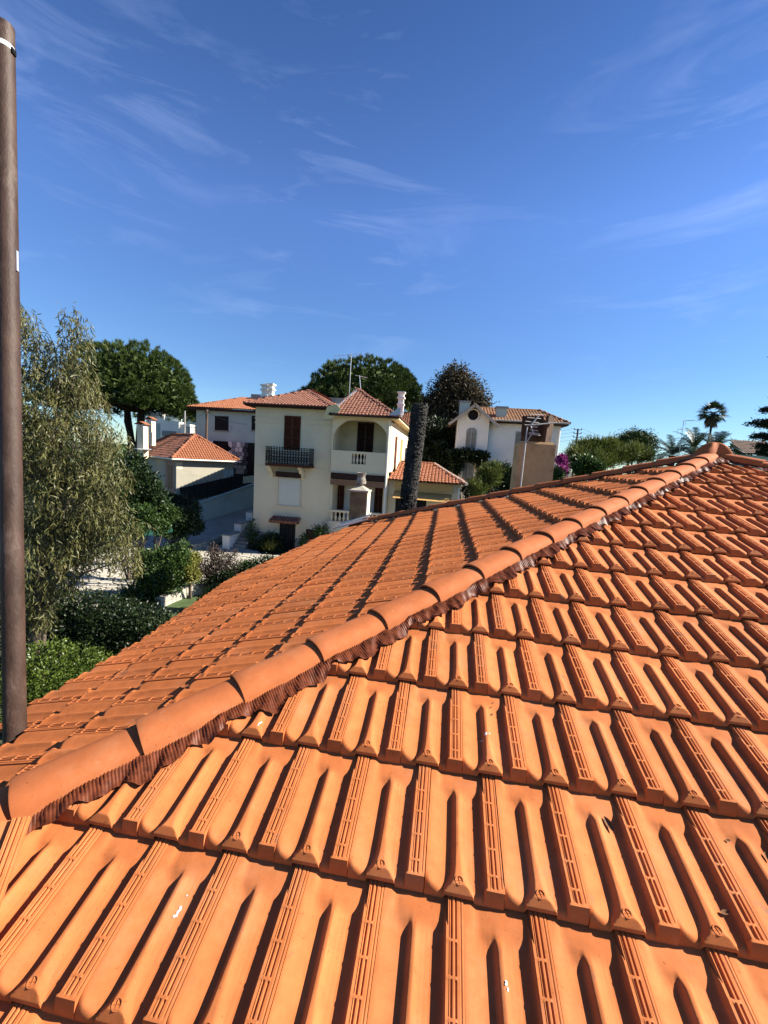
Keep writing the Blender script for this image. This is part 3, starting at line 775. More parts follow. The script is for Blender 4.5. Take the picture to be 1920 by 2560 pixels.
pp.prism([(sil[0][0], YL-.012, GZ)]+[(a, YL-.012, b) for a, b in sil]+[(sil[-1][0], YL-.012, GZ)], (0, .010, 0)); pp.build('bare_plaster_patch', M_PLAST, villa); pp = MB()
sil = [(q(cx, cy)[0], q(cx, cy)[2]) for cx, cy in ((420, 1440), (440, 1432), (560, 1436), (625, 1442), (630, 1458), (420, 1458))]
pp.prism([(a, YL-.012, b) for a, b in sil], (0, .010, 0)); pp.build('bare_plaster_patch', M_PLAST, villa)
shutter_pair(villa, q(680, 1570)[0], q(755, 1570)[0], q(715, 1640)[2], q(715, 1538)[2], YL, M_BROWN)
for pl_ in (((722, 1008), (760, 1026), (810, 1030), (850, 1042), (882, 1052)), ((884, 850), (880, 930), (885, 1000), (879, 1065)), ((262, 1004), (300, 1000), (336, 1006))):
    cr_ = MB()
    for a_, b_ in zip(pl_, pl_[1:]): u_, w_ = q(*a_), q(*b_); cr_.bar((u_[0], YL-.001, u_[2]), (w_[0], YL-.001, w_[2]), .022, .006)
    cr_.build('wall_crack', M_PLAST, villa)
# right-hand wall: two tall windows, shutters, drain pipes
for ya, yb, mm in ((YR+2.6, YR+3.6, M_BROWN), (YR+6.3, YR+7.4, M_AWN)):
    MB().box((vx2+.002, ya, zE2-3.3), (vx2+.05, yb, zE2-.9)).build('window', mm, villa)
dp = MB(); dp.tube([(vx2-.10, YR-.07, zE2-.1), (vx2-.10, YR-.07, GZ)], .055, 8); dp.build('drainpipe', M_WHITE, villa, smooth=True)
# roofs
oh = .55
eL = lambda x, y, z: np.array([x, y, z])
apL = aty(560+705/3.318, 860+393/3.318, YL+4.4)
zeL = q(500, 508, YL-oh)[2]
LA, LB_, LC, LD = eL(vx0-oh, YL-oh, zeL), eL(vx1+.1, YL-oh, zeL), eL(vx1+.1, YB+oh, zeL), eL(vx0-oh, YB+oh, zeL)
apL2 = apL+np.array([0, 5.6, 0])
for tri in ((LA, LB_, apL), (LD, LA, apL, apL2), (LC, LD, apL2), (LB_, LC, apL2, apL)): tiled_slope(tri, M_ROOF1, villa)
for p in (LA, LB_): ridge(villa, p, apL, M_ROOF1)
ridge(villa, apL, apL2, M_ROOF1)
MB().box((vx0-oh+.04, YL-oh+.04, zeL-.12), (vx1+.05, YB+oh, zeL-.008)).build('eave_soffit', M_BRDK, villa)
gu = MB(); gu.tube([(vx0-oh, YL-oh-.05, zeL-.01), (vx1, YL-oh-.05, zeL-.01)], .07, 8); gu.build('gutter', M_BRDK, villa, smooth=True)
apR = aty(560+1110/3.318, 860+380/3.318, YR+3.6); zeR = q(1200, 596, YR-oh)[2]; apR2 = apR + np.array([0, 7.0, 0])
RA, RB_, RC, RD = eL(q(872, 580, YR-oh)[0], YR-oh, zeR), eL(vx2+oh, YR-oh, zeR), eL(vx2+oh, YB+oh, zeR), eL(q(872, 580, YR-oh)[0], YB+oh, zeR)
for tri in ((RA, RB_, apR), (RB_, RC, apR2, apR), (RD, RA, apR, apR2), (RC, RD, apR2)): tiled_slope(tri, M_ROOF1, villa)
ridge(villa, RB_, apR, M_ROOF1); ridge(villa, apR, apR2, M_ROOF1)
fl = MB(); fl.bar(RA+(0, 0, .09), apR+(0, 0, .09), .26, .02); fl.build('valley_flashing', M_ZINC, villa)
fl = MB(); fl.prism([RA+(-.35, -.02, -.25), RA+(.15, -.02, -.30), RA+(.75, -.02, .30), RA+(.45, -.02, .62), RA+(-.15, -.02, .42)], (0, .05, 0)); fl.build('corner_flashing', mat('pale_yellow_sheet', (.62, .52, .27), .6, .08, 3), villa)
fl = MB(); fl.add([RB_+(-.7, -.03, .10), RB_+(.03, -.03, .10), RB_+(.03, -.03, .75-.12), RB_+(-.45, .6, .42)], [(0, 1, 2, 3)]); fl.bar(RB_+(.06, 0, .02), RB_+(.06, 1.4, .5), .12, .04); fl.build('corner_sheet', M_ZINC, villa)
MB().box((RA[0]+.05, YR-oh+.04, zeR-.12), (vx2+oh-.04, YB+oh, zeR-.008)).build('eave_soffit', M_CREAM2, villa)
gu = MB(); gu.tube([RA+(0, -.05, -.01), RB_+(0, -.05, -.01)], .07, 8); gu.build('gutter', M_BRDK, villa, smooth=True)
def stack(parent, x, y, z0, z1, w_, m):
    b = MB(); h = z1-z0
    for (a, c, f) in ((0, .40, 1), (.40, .47, 1.25), (.47, .70, .92), (.70, .77, 1.3), (.77, .93, .95), (.93, 1.0, 1.35)):
        b.box((x-w_/2*f, y-w_/2*f, z0+h*a+(.002 if a else 0)), (x+w_/2*f, y+w_/2*f, z0+h*c))
    return b.build('chimney', m, parent)
for cx, zt_ in ((342, 338), (382, 330)):
    p = q(cx, 455, YL+1.6); stack(villa, p[0], YL+1.6+(0 if cx < 360 else .05), p[2]-.4, q(cx, zt_, YL+1.6)[2], .42, M_WHITE)
p = q(1466, 515, YR+5); stack(villa, p[0], YR+5, p[2]-.6, q(1466, 398, YR+5)[2], .42, M_WHITE)

# TV aerials on the villa roof
def yagi(t, base, h, ang, boom=1.6, n=8, el=.5, r=.014, lean=0, m=None):
    mb = MB(); b = np.asarray(base, float); top = b+np.array([lean, 0, h])
    mb.tube([b, top], r*1.5, 6); mb.build('mast', m or M_ALU, t)
    e = MB(); d = np.array([math.cos(ang), math.sin(ang), -.10]); s_ = np.array([-math.sin(ang), math.cos(ang), .25]); s_ /= np.linalg.norm(s_)
    e.tube([top-d*boom*.35-(0, 0, .06), top+d*boom*.65-(0, 0, .06)], r, 5)
    for i in range(n):
        c = top+d*boom*(-.33+.96*i/(n-1))-(0, 0, .06); l = el*(1-.05*i)/2; e.tube([c-s_*l, c+s_*l], r*.7, 4)
    e.build('aerial', m or M_ALU, t)
t = thing('tv_antenna', 'tall pair of thin television aerials on masts rising from the villa roof', 'antenna', tuple(q(1040, 405, YR+4)))
def loc_yagi(t, off, *a, **k): yagi(t, off, *a, **k)
yagi(t, (0, 0, -.3), 3.0, math.pi, 1.9, 7, .5)
t = thing('tv_antenna', 'tilted white aerial mast behind the peak of the villa roof', 'antenna', tuple(q(1140, 385, YR+4.5)))
yagi(t, (0, 0, -.3), 1.35, .3, .9, 4, .3, .02, -.2)

# ---- the annex beside the villa
def q3(cx, cy, Y): return aty(880+cx/2.9625, 860+cy/2.9625, Y)
YA2 = 25.9
annex = thing('annex', 'low annex with orange tiled roof and ochre awning beside the villa', 'house', (0, 0, 0))
ax0, ax1 = vx2+.02, q3(800, 1100, YA2)[0]; az = q3(560, 1022, YA2)[2]
MB().box((ax0, YA2, GZ-.2), (ax1, YA2+5, az-.05)).build('wall', M_CREAM, annex)
A0, A1 = eL(ax0, YA2-.5, az), eL(ax1+.35, YA2-.5, az)
yy_ = YA2+3.2
rg0, rg1 = q3(365, 862, yy_), q3(612, 893, yy_); rg0[2] = rg1[2]
tiled_slope((A0, A1, rg1, rg0), M_ROOF2, annex); tiled_slope((A1, eL(ax1+.35, YA2+6.5, az), rg1), M_ROOF2, annex)
ridge(annex, A1, rg1, mat('pale_mortar_cap', (.5, .42, .34), .9, .15, 5)); ridge(annex, rg0, rg1, M_ROOF2)
wz0, wz1 = q3(550, 1088, YA2)[2], q3(550, 1035, YA2)[2]
wx0, wx1 = q3(318, 1060, YA2)[0], q3(748, 1060, YA2)[0]
MB().box((wx0, YA2-.30, wz1), (wx1, YA2-.01, az-.10)).build('awning_box', M_AWN, annex)
av = MB(); nn = 36; xs = np.linspace(wx0, wx1, nn+1)
for i in range(nn):
    ya, yb = YA2-.34-.03*math.sin(xs[i]*5)**2, YA2-.34-.03*math.sin(xs[i+1]*5)**2
    av.add([(xs[i], ya, wz0), (xs[i+1], yb, wz0), (xs[i+1], YA2-.31, wz1+.05), (xs[i], YA2-.31, wz1+.05)], [(0, 1, 2, 3)])
av.build('awning_valance', M_AWN, annex)
av = MB(); av.add([(wx0, YA2-.02, wz0-.10), (wx1, YA2-.02, wz0-.10), (wx1-.1, YA2-.95, wz0-.55), (wx0-.0, YA2-.95, wz0-.5)], [(0, 1, 2, 3)]); av.build('awning_canvas', M_AWN, annex)
MB().box((wx0+.1, YA2-.015, GZ+1), (wx1-1.6, YA2-.002, wz0-.45)).build('window', M_DARK, annex)
MB().tube([(ax1-.08, YA2-.08, az-.2), (ax1-.08, YA2-.08, GZ)], .06, 8).build('drainpipe', M_WHITE, annex, smooth=True)

# ---- steps with white piers at the villa's left corner
st = thing('garden_steps', 'stone steps with stepped white side blocks at the corner of the villa', 'steps', (0, 0, 0))
s0 = g(600, 1374); n = 7
for i in range(n):
    x0 = vx0-1.0; MB().box((x0+.05, YL-1.2+i*.32, GZ), (vx0-.06, YL-1.2+(i+1)*.32-.005, GZ+.17*(i+1))).build('step', M_CONC, st)
for i, (dy, h_) in enumerate(((-1.35, .95), (.2, 1.5), (1.9, 2.1))):
    MB().box((vx0-1.45, YL+dy, GZ), (vx0-1.0+.03, YL+dy+(1.5 if i < 2 else 1.2), GZ+h_)).build('side_block', M_WHITE, st)
    MB().box((vx0-1.5, YL+dy-.04, GZ+h_+.002), (vx0-.94, YL+dy+(1.46 if i < 2 else 1.2), GZ+h_+.07)).build('coping', M_CONC, st)

# ---- long shaded wall along the driveway with a dark fence on it
dw = thing('driveway_wall', 'grey concrete retaining wall along the far side of the driveway', 'wall', (0, 0, 0))
wb0, wb1 = at(500, 1304, 33.2), at(640, 1264, 38.9); wt0, wt1 = at(496, 1258, 33.2), at(640, 1208, 38.9)
MB().prism([wb0-(0, 0, .8), wb1-(0, 0, .8), wt1, wt0], (-.1, .25, 0)).build('wall_face', M_GREYR, dw)
MB().bar(wt0+(0, .1, .035), wt1+(0, .1, .035), .32, .06).build('coping', M_GREYR, dw)
fn = thing('screen_fence', 'dark green screen fence standing on the driveway retaining wall', 'fence', (0, 0, 0))
M_SCR = mat('dark_screen_mesh', (.012, .014, .012), .9, .2, 3)
fa, fb = at(448, 1262, 32.4), at(604, 1219, 37.4); fa[2] = wt0[2]-.1; fb[2] = wt0[2]+(wt1-wt0)[2]*.74
fa += (-.1, .35, 0); fb += (-.1, .35, 0)
MB().bar(fa+(0, 0, .62), fb+(0, 0, .55), .04, 1.25).build('screen', M_SCR, fn)
for i in range(6):
    p = fa+(fb-fa)*i/5; MB().tube([p-(0, 0, .15), p+(0, 0, 1.30)], .035, 6).build('post', M_IRON, fn)
gf = thing('mesh_fence', 'strip of bright green mesh fence between the shrubs', 'fence', (0, 0, 0))
ga, gb = at(262, 1289, 21.5), at(425, 1268, 22.5)
MB().bar(ga-(0, 0, .6), gb-(0, 0, .6), .03, 1.5).build('mesh', mat('green_mesh', (.03, .14, .10), .8, .15, 6), gf)
for i in range(5):
    p = ga+(gb-ga)*i/4; MB().tube([(p[0], p[1], GZ), p-(0, 0, .1)], .025, 6).build('post', M_IRON, gf)

# ---- small house on the left, turned about forty degrees
sh = thing('cottage', 'small cottage with orange hip roof and two tiled chimneys left of the driveway', 'house', (0, 0, 0))
def q1(cx, cy, d): return at(cx/2.592, 700+cy/2.592, d)
c0 = at(430, 1147, 34.4); rr_ = at(603, 1156, 38.6)
ang_ = math.atan2(rr_[1]-c0[1], rr_[0]-c0[0]); lenR = float(np.hypot(*(rr_-c0)[:2])); lenL = 12.0; oh = .5
ux_, uy_ = np.array([math.cos(ang_), math.sin(ang_), 0]), np.array([-math.sin(ang_), math.cos(ang_), 0]); zc = float(c0[2])
base = lambda a, b, z: np.array([*(c0[:2] + ux_[:2]*a + uy_[:2]*b), z])
w = MB(); w.prism([base(oh, oh, GZ), base(lenR-oh, oh, GZ), base(lenR-oh, lenL-oh, GZ), base(oh, lenL-oh, GZ)], (0, 0, zc-GZ-.08)); w.build('wall', mat('cottage_render', (.34, .315, .25), .93, .06, .9, stain=(.27, .24, .18), stain_scale=.6), sh)
E = [base(0, 0, zc), base(lenR, 0, zc), base(lenR, lenL, zc), base(0, lenL, zc)]
rz = at(401, 1082, 38.0)[2]; ra, rb = base(lenR/2, lenR/2, rz), base(lenR/2, lenL-lenR/2, rz)
tiled_slope((E[0], E[1], ra), M_ROOF2, sh); tiled_slope((E[1], E[2], rb, ra), M_ROOF2, sh); tiled_slope((E[3], E[0], ra, rb), M_ROOF1, sh); tiled_slope((E[2], E[3], rb), M_ROOF1, sh)  # slopes away from the sun use darker tile: weaker light put into colour
for p in (0, 1): ridge(sh, E[p], ra, M_ROOF2, .11)
ridge(sh, E[3], rb, M_ROOF2, .11); ridge(sh, ra, rb, M_ROOF2, .11)
gu = MB(); 
for a, b in ((0, 1), (0, 3)): gu.tube([E[a]-(0, 0, .02), E[b]-(0, 0, .02)], .07, 8)
gu.build('gutter', M_WHITE, sh, smooth=True)
pb = MB()
for a, b in ((oh+.02, 1.0),): pb.prism([base(a, oh-.012, zc-.85), base(b, oh-.012, zc-.85), base(b, oh-.012, zc-.25), base(a, oh-.012, zc-.25)], -uy_*.0-np.array([0, 0, 0])+uy_*.01)
pb.build('sunlit_patch', M_CREAM, sh)  # patch at the upper corner: sunlight on the wall put into cream colour
sx = MB(); 
for k in (0, 1): sx.prism([base(4.5+.5*k, oh-.05, zc-2.4), base(4.95+.5*k, oh-.05, zc-2.4), base(4.95+.5*k, oh-.05, zc-.75), base(4.5+.5*k, oh-.05, zc-.75)], uy_*.048)
sx.build('shutter', mat('pale_green_shutter', (.34, .40, .38), .7, .06, 4), sh)
pk = MB(); pk.prism([base(oh-.012, oh+.3, GZ), base(oh-.012, 3.2, GZ), base(oh-.012, 3.2, zc-.25), base(oh-.012, oh+.3, zc-.25)], ux_*.010); pk.build('side_face', mat('pinkish_render', (.33, .20, .15), .93, .08, 1), sh)
pk = MB(); pk.prism([base(oh-.05, 1.4, zc-2.6), base(oh-.05, 2.5, zc-2.6), base(oh-.05, 2.5, zc-.6), base(oh-.05, 1.4, zc-.6)], ux_*.036); pk.build('door', mat('varnished_door', (.19, .10, .045), .6, .2, 5), sh)
def tiled_chimney(parent, p, h, w_):
    ch = MB(); ch.box((p[0]-w_/2, p[1]-w_/2, p[2]-1.0), (p[0]+w_/2, p[1]+w_/2, p[2]+h)); o = ch.build('chimney', M_CREAM, parent)
    MB().box((p[0]-w_*.5, p[1]-w_*.5, p[2]+h+.003), (p[0]-w_*.3, p[1]+w_*.5, p[2]+h+.25)).build('cap_support', M_WHITE, o); k = MB(); k.box((p[0]+w_*.3, p[1]-w_*.5, p[2]+h+.003), (p[0]+w_*.5, p[1]+w_*.5, p[2]+h+.25)); k.build('cap_support', M_WHITE, o)
    k = MB()
    for s_ in (-1, 1):
        for j in range(3): y = p[1]+(j-1)*w_*.4; k.bar((p[0]+s_*w_*.85, y, p[2]+h+.26), (p[0], y, p[2]+h+.50), w_*.38, .05)
    k.build('cap_tile', M_ROOF2, o)
tiled_chimney(sh, q1(925, 1085, 37.6), 1.75, .62); tiled_chimney(sh, q1(978, 1005, 40.5), 1.2, .58)
fl = MB(); p = q1(925, 1095, 37.4); fl.obox(p, ux_, uy_, np.array([0, 0, 1]), .55, .5, .05); fl.build('chimney_flashing', M_ZINC, sh)
# porch with pale corrugated roof right of the cottage
po = thing('porch', 'small lean-to porch with pale corrugated sheet roof beside the driveway wall', 'shed', (0, 0, 0))
p0, p1 = at(572, 1203, 37.6), at(640, 1195, 39.6)
cr = MB()
for i in range(20):
    f0, f1 = i/20, (i+1)/20; a = p0+(p1-p0)*f0; b = p0+(p1-p0)*f1; dn = np.array([.25, -1.0, -.40])
    zz = .03*(i % 2); zz1 = .03*((i+1) % 2)
    cr.add([a+dn*.9+(0, 0, zz), b+dn*.9+(0, 0, zz1), b-dn*.6+(0, 0, zz1), a-dn*.6+(0, 0, zz)], [(0, 1, 2, 3)])
cr.build('roof_sheet', mat('pale_fibre_sheet', (.46, .40, .22), .85, .12, 4), po)
for f in (.12, .9):
    p = p0+(p1-p0)*f; MB().bar((p[0], p[1], GZ), (p[0], p[1], p[2]-.1), .16).build('post', M_CREAM, po)
MB().bar(p0+(0, 0, -.12), p1+(0, 0, -.12), .12, .14).build('beam', M_WHITE, po)

# ---- grey house behind, lower storey faced with mosaic stone
YG = 39.0
def qg(cx, cy, Y=YG): return aty(cx/2.592, 700+cy/2.592, Y)
gh = thing('grey_house', 'grey rendered house with mosaic stone lower storey behind the villa', 'house', (0, 0, 0))
gx0 = qg(1272, 900)[0]; gx1 = gx0+16; gzE = qg(1450, 838)[2]; gzS = qg(1450, 1045)[2]
MB().box((gx0, YG, GZ), (gx1, YG+9, gzE)).build('wall', M_GREYR, gh)
a0, a1 = eL(gx0-.6, YG-.6, gzE), eL(gx1+.6, YG-.6, gzE); b0, b1 = eL(gx0+3.0, YG+3.2, gzE+1.5), eL(gx1-3, YG+3.2, gzE+1.5)
tiled_slope((a0, a1, b1, b0), M_ROOF2, gh, .25, .4, rise=.08); tiled_slope((eL(gx0-.6, YG+7, gzE), a0, b0), M_ROOF2, gh, .25, .4)
ridge(gh, a0, b0, M_ROOF2); 
MB().box((a0[0]+.05, a0[1]+.05, gzE-.2), (a1[0], YG+9, gzE-.01)).build('eave_soffit', M_BRDK, gh)
MB().box((gx0+4.3, YG+3.0, gzE+.4), (gx1, YG+6, gzE+2.0)).build('roof_parapet', M_PLAST, gh)
for cx in (1393, 1632):
    MB().box((qg(cx, 900)[0], YG-.03, qg(cx, 972)[2]), (qg(cx+88, 900)[0], YG-.002, qg(cx, 880)[2])).build('window', M_DARK, gh)
    MB().box((qg(cx-6, 900)[0], YG-.10, qg(cx, 980)[2]), (qg(cx+94, 900)[0], YG-.002, qg(cx, 974)[2])).build('window_sill', M_CONC, gh)
for c_a, c_b in ((1362, 1385), (1398, 1475), (1618, 1660)):
    MB().box((qg(c_a, 1100)[0], YG-.20, GZ), (qg(c_b, 1100)[0], YG-.14, qg(1400, 1066)[2])).build('window', M_DARK, gh)
MSA = [mat('mosaic_pale_stone', (.66, .64, .58), .9, .12, 3), mat('mosaic_grey_stone', (.30, .30, .29), .9, .15, 3), mat('mosaic_dark_stone', (.06, .06, .065), .9, .2, 3)]
sx0, sx1, sz0, sz1 = qg(1270, 1100)[0], qg(1750, 1100)[0], qg(1450, 1230)[2], gzS
MB().box((sx0, YG-.08, GZ), (sx1, YG-.003, sz1)).build('cladding_backing', M_DARK, gh)
sites = []
nx, nz = int((sx1-sx0)/.42), int((sz1-sz0)/.42)
for j in range(nz+1):
    for i in range(nx+1): sites.append((sx0+(i+.5*(j % 2))*.42+random.gauss(0, .05), sz0+j*.42+random.gauss(0, .05)))
for sp_, poly in zip(sites, voronoi(sites, [(sx0, sz0-.3), (sx1, sz0-.3), (sx1, sz1), (sx0, sz1)], .05)):
    if len(poly) < 3 or not (sx0 < sp_[0] < sx1): continue
    if any(qg(a, 1100)[0]-.2 < sp_[0] < qg(b, 1100)[0]+.2 and sp_[1] < qg(1400, 1060)[2] for a, b in ((1362, 1385), (1398, 1475), (1618, 1660))): continue
    MB().prism([(v[0], YG-.12, v[1]) for v in poly], (0, .04, 0)).build('cladding_stone', random.choice(MSA), gh)
br = MB(); x0_, x1_ = qg(1195, 1000)[0], gx0; zb_ = qg(1230, 1018)[2]
for i in range(9): x = x0_+(x1_-x0_)*i/8; br.bar((x, YG+.2, zb_), (x, YG+.2, zb_+1.0), .04)
br.bar((x0_, YG+.2, zb_+1.0), (x1_, YG+.2, zb_+1.0), .06); br.box((x0_, YG+.1, zb_-.12), (x1_, YG+2, zb_)); br.build('balcony', M_IRON, gh)

# ---- white modern building in the distance
YM = 62.0
mo = thing('modern_building', 'white flat roofed modern building with terraces beyond the umbrella pine', 'building', (0, 0, 0))
def qm(cx, cy, Y=YM): return aty(cx/2.592, 700+cy/2.592, Y)
M_GLASS = mat('grey_glazing', (.10, .12, .14), .25, .1, 2, spec=.6)
def mbox(name, c0, c1, m, dy0=0, dy1=6):
    a, b = qm(*c0), qm(*c1); MB().box((a[0], YM+dy0, a[2]), (b[0], YM+dy1, b[2])).build(name, m, mo)
mbox('wall', (880, 1140), (1100, 868), M_GREYR, 3, 9); mbox('wall', (1040, 1140), (1160, 920), M_WHITE, 0, 6)
mbox('wall', (1090, 1140), (1200, 868), M_GREYR, 4, 9); mbox('wall', (1160, 1140), (1226, 935), M_WHITE, .2, 6); mbox('wall', (1235, 1140), (1290, 848), M_WHITE, 2, 8)
mbox('window', (938, 915), (990, 865), M_WHITE, 2.8, 2.95); mbox('window', (1055, 1010), (1150, 982), M_GLASS, -.2, -.05); mbox('window', (1250, 965), (1278, 890), M_GLASS, 1.8, 1.95)
mbox('roof_slab', (880, 866), (985, 838), M_CONC, 2.5, 9); mbox('roof_slab', (1030, 866), (1205, 852), M_GREYR, 3.5, 9)
rl = MB()
for i in range(3): rl.bar(qm(890, 880+i*20), qm(1240, 905+i*20), .05)
rl.build('terrace_railing', M_ALU, mo)

# ---- white house on the right
YW = 37.0
def qw(cx, cy, Y=YW): return q3(cx, cy, Y)
wh = thing('white_house', 'white house with gable, round window and grey shutters behind the chimney', 'house', (0, 0, 0))
x0, x1, x2 = qw(768, 750)[0], qw(1003, 750)[0], qw(1530, 750)[0]
zg = qw(900, 560)[2]; zpk = qw(900, 462)[2]; zm = qw(1200, 572)[2]; YG2 = YW+.5
w = MB(); w.prism([(x0, YW, GZ), (x1, YW, GZ), (x1, YW, zg), ((x0+x1)/2, YW, zpk), (x0, YW, zg)], (0, 8, 0)); w.box((x1, YG2, GZ), (x2, YW+8, zm)); w.build('wall', M_WHITE, wh)
pk = np.array([(x0+x1)/2, YW-.6, zpk+.12]); pk2 = pk+(0, 8, 0); ohg = .75
dzl = (zpk-zg)/((x1-x0)/2)
gl = np.array([x0-ohg, YW-.6, zg+.12-dzl*ohg]); gr = np.array([x1+ohg, YW-.6, zg+.12-dzl*ohg])
tiled_slope((gl, pk, pk2, gl+(0, 8, 0)), M_ROOF3, wh, .26, .4); tiled_slope((pk, gr, gr+(0, 8, 0), pk2), M_ROOF3, wh, .26, .4)
vb = MB(); vb.bar(gl-(0, 0, .06), pk-(0, 0, .06), .08, .22); vb.bar(gr-(0, 0, .06), pk-(0, 0, .06), .08, .22); vb.build('verge_board', mat('pale_verge_board', (.40, .36, .30), .85, .1, 4), wh)
m0, m1 = eL(x1+.2, YG2-.6, zm), eL(x2+.7, YG2-.6, zm); r0, r1 = qw(930, 482, YW+4), qw(1392, 490, YW+4); r0[2] = r1[2] = (r0[2]+r1[2])/2
tiled_slope((m0, m1, r1, r0), M_ROOF3, wh, .26, .4); tiled_slope((m1, eL(x2+.7, YW+9, zm), r1), M_ROOF3, wh, .26, .4)
ridge(wh, r0, r1, M_ROOF3); ridge(wh, m1, r1, M_ROOF3)
MB().box((x1+.05, YG2-.55, zm-.18), (x2+.62, YW+8.6, zm-.01)).build('eave_soffit', M_BRDK, wh)
MB().tube([m0-(0, .05, 0), m1-(0, .05, 0)], .08, 8).build('gutter', M_PLAST, wh, smooth=True)
MB().tube([(x2+.05, YG2-.1, zm-.2), (x2+.05, YG2-.1, GZ)], .09, 8).build('drainpipe', M_WHITE, wh, smooth=True)
MB().tube([(x1+.02, YG2-.1, zm-.2), (x1+.02, YG2-.1, GZ)], .06, 8).build('drainpipe', M_GREYR, wh, smooth=True)
oc = qw(898, 526); orr = .46
MB().tube([(oc[0], YW-.05, oc[2]), (oc[0], YW-.002, oc[2])], orr, 20).build('round_window', M_DARK, wh)
rg = MB(); rg.tube([(oc[0]+orr*1.1*math.cos(t), YW-.05, oc[2]+orr*1.1*math.sin(t)) for t in np.linspace(0, 2*math.pi, 25)], .07, 6); rg.build('window_surround', M_WHITE, wh, smooth=True)
shutter_pair(wh, qw(842, 700)[0], qw(921, 700)[0], qw(880, 776)[2], qw(880, 650)[2], YW, M_GSHUT, arch=.35)
shutter_pair(wh, qw(818, 950)[0], qw(896, 950)[0], qw(855, 1040)[2], qw(855, 892)[2], YW, M_GSHUT, arch=.35)
shutter_pair(wh, qw(1212, 720)[0], qw(1300, 720)[0], qw(1240, 793)[2], qw(1240, 646)[2], YG2, M_GSHUT)
MB().box((qw(1190, 720)[0], YG2-.12, qw(1240, 800)[2]), (qw(1310, 720)[0], YG2-.002, qw(1240, 794)[2])).build('window_sill', M_WHITE, wh)
for cx, cy, ct, Y in ((830, 500, 425, YW+3), (1102, 535, 466, YW+1.2)):
    p = qw(cx, cy, Y); zt_ = qw(cx, ct, Y)[2]
    o = MB().box((p[0]-.45, Y-.4, p[2]-1), (p[0]+.45, Y+.4, zt_-.15)).build('chimney', M_GREYR, wh)
    MB().box((p[0]-.55, Y-.5, zt_-.147), (p[0]+.55, Y+.5, zt_)).build('chimney_cap', M_PLAST, o)
# red gable roof glimpsed between villa and white house
rh = thing('red_roofed_house', 'dark red gable roof glimpsed behind the burnt palm trunk', 'house', (0, 0, 0))
p = q3(545, 690, 48); MB().box((p[0]-4, 48, GZ), (p[0]+1.3, 55, p[2]-.3)).build('wall', M_GREYR, rh)
tiled_slope((p+(-4.5, -.5, -.3), p+(1.6, -.5, -.3), p+(-.2, 3, 3.0), p+(-4.5, 3, 3.0)), M_ROOF1, rh, .26, .4)
vb = MB(); vb.bar(p+(1.65, -.5, -.2), p+(-.15, 3, 3.1), .12, .3); vb.build('verge_board', M_WHITE, rh)

# ================================================================== vegetation
def leaf_mat(name, c1, c2, scale=1.5, trans=.22, rough=.6, spec=.25, c3=None):
    M = D.materials.new(name); M.use_nodes = True; nt = M.node_tree; N = nt.nodes; L = nt.links
    b = N['Principled BSDF']; b.inputs['Roughness'].default_value = rough; b.inputs['Specular IOR Level'].default_value = spec
    tc = N.new('ShaderNodeTexCoord'); n = N.new('ShaderNodeTexNoise'); n.inputs['Scale'].default_value = scale; n.inputs['Detail'].default_value = 10; n.inputs['Roughness'].default_value = .8
    L.new(tc.outputs['Object'], n.inputs['Vector'])
    r = N.new('ShaderNodeValToRGB'); e = r.color_ramp.elements; e[0].position = .36; e[1].position = .64; e[0].color = (*c1, 1); e[1].color = (*c2, 1)
    if c3: k = e.new(.72); k.color = (*c3, 1)
    L.new(n.outputs[0], r.inputs[0]); L.new(r.outputs[0], b.inputs['Base Color'])
    t = N.new('ShaderNodeBsdfTranslucent'); mx = N.new('ShaderNodeMixShader'); mx.inputs[0].default_value = trans
    L.new(r.outputs[0], t.inputs['Color']); L.new(b.outputs[0], mx.inputs[1]); L.new(t.outputs[0], mx.inputs[2])
    L.new(mx.outputs[0], N['Material Output'].inputs['Surface']); return M
M_PINE = leaf_mat('pine_needles', (.014, .032, .006), (.070, .105, .018), 1.1, .06)
M_EUC = leaf_mat('eucalyptus_leaves', (.048, .060, .018), (.165, .148, .050), 2.6, .15, .45, .3, (.15, .052, .028))
M_EUC2 = leaf_mat('brown_eucalyptus_leaves', (0.030, 0.030, 0.015), (0.086, 0.064, 0.034), .7, .2)
M_DKL = leaf_mat('dark_glossy_leaves', (.008, .018, .006), (.030, .055, .014), 3, .12, .42, .35)
M_HEDGE = leaf_mat('hedge_leaves', (.004, .010, .003), (.019, .034, .008), 3, .08, .45, .3)
M_BRT = leaf_mat('bright_green_leaves', (.022, .055, .007), (.125, .165, .024), 4, .25, .42, .4)
M_MID = leaf_mat('mid_green_leaves', (0.020, 0.047, 0.009), (0.061, 0.104, 0.022), 3, .2, .45, .35)
M_YEL = leaf_mat('yellow_green_leaves', (0.105, 0.120, 0.022), (0.255, 0.232, 0.053), 4, .25)
M_PURP = leaf_mat('purple_brown_leaves', (.030, .024, .018), (.085, .058, .045), 3, .15)
M_BAMB = leaf_mat('bamboo_leaves', (.030, .055, .010), (.150, .165, .035), 1.0, .22)
M_PALM = leaf_mat('palm_leaflets', (0.011, 0.024, 0.010), (0.036, 0.060, 0.024), .8, .12, .45, .35)
M_BOUG = leaf_mat('magenta_bracts', (.17, .020, .11), (.36, .06, .25), 2, .25)
M_CON = leaf_mat('dark_conifer_needles', (.006, .014, .006), (.018, .032, .012), 1, .08)
M_BARK = mat('grey_brown_bark', (.10, .075, .055), .95, .3, 4, bump=.5, bscale=8, stretch=(4, 4, 1))
M_BARKD = mat('dark_pine_bark', (.035, .026, .020), .95, .35, 4, bump=.6, bscale=7, stretch=(4, 4, 1))

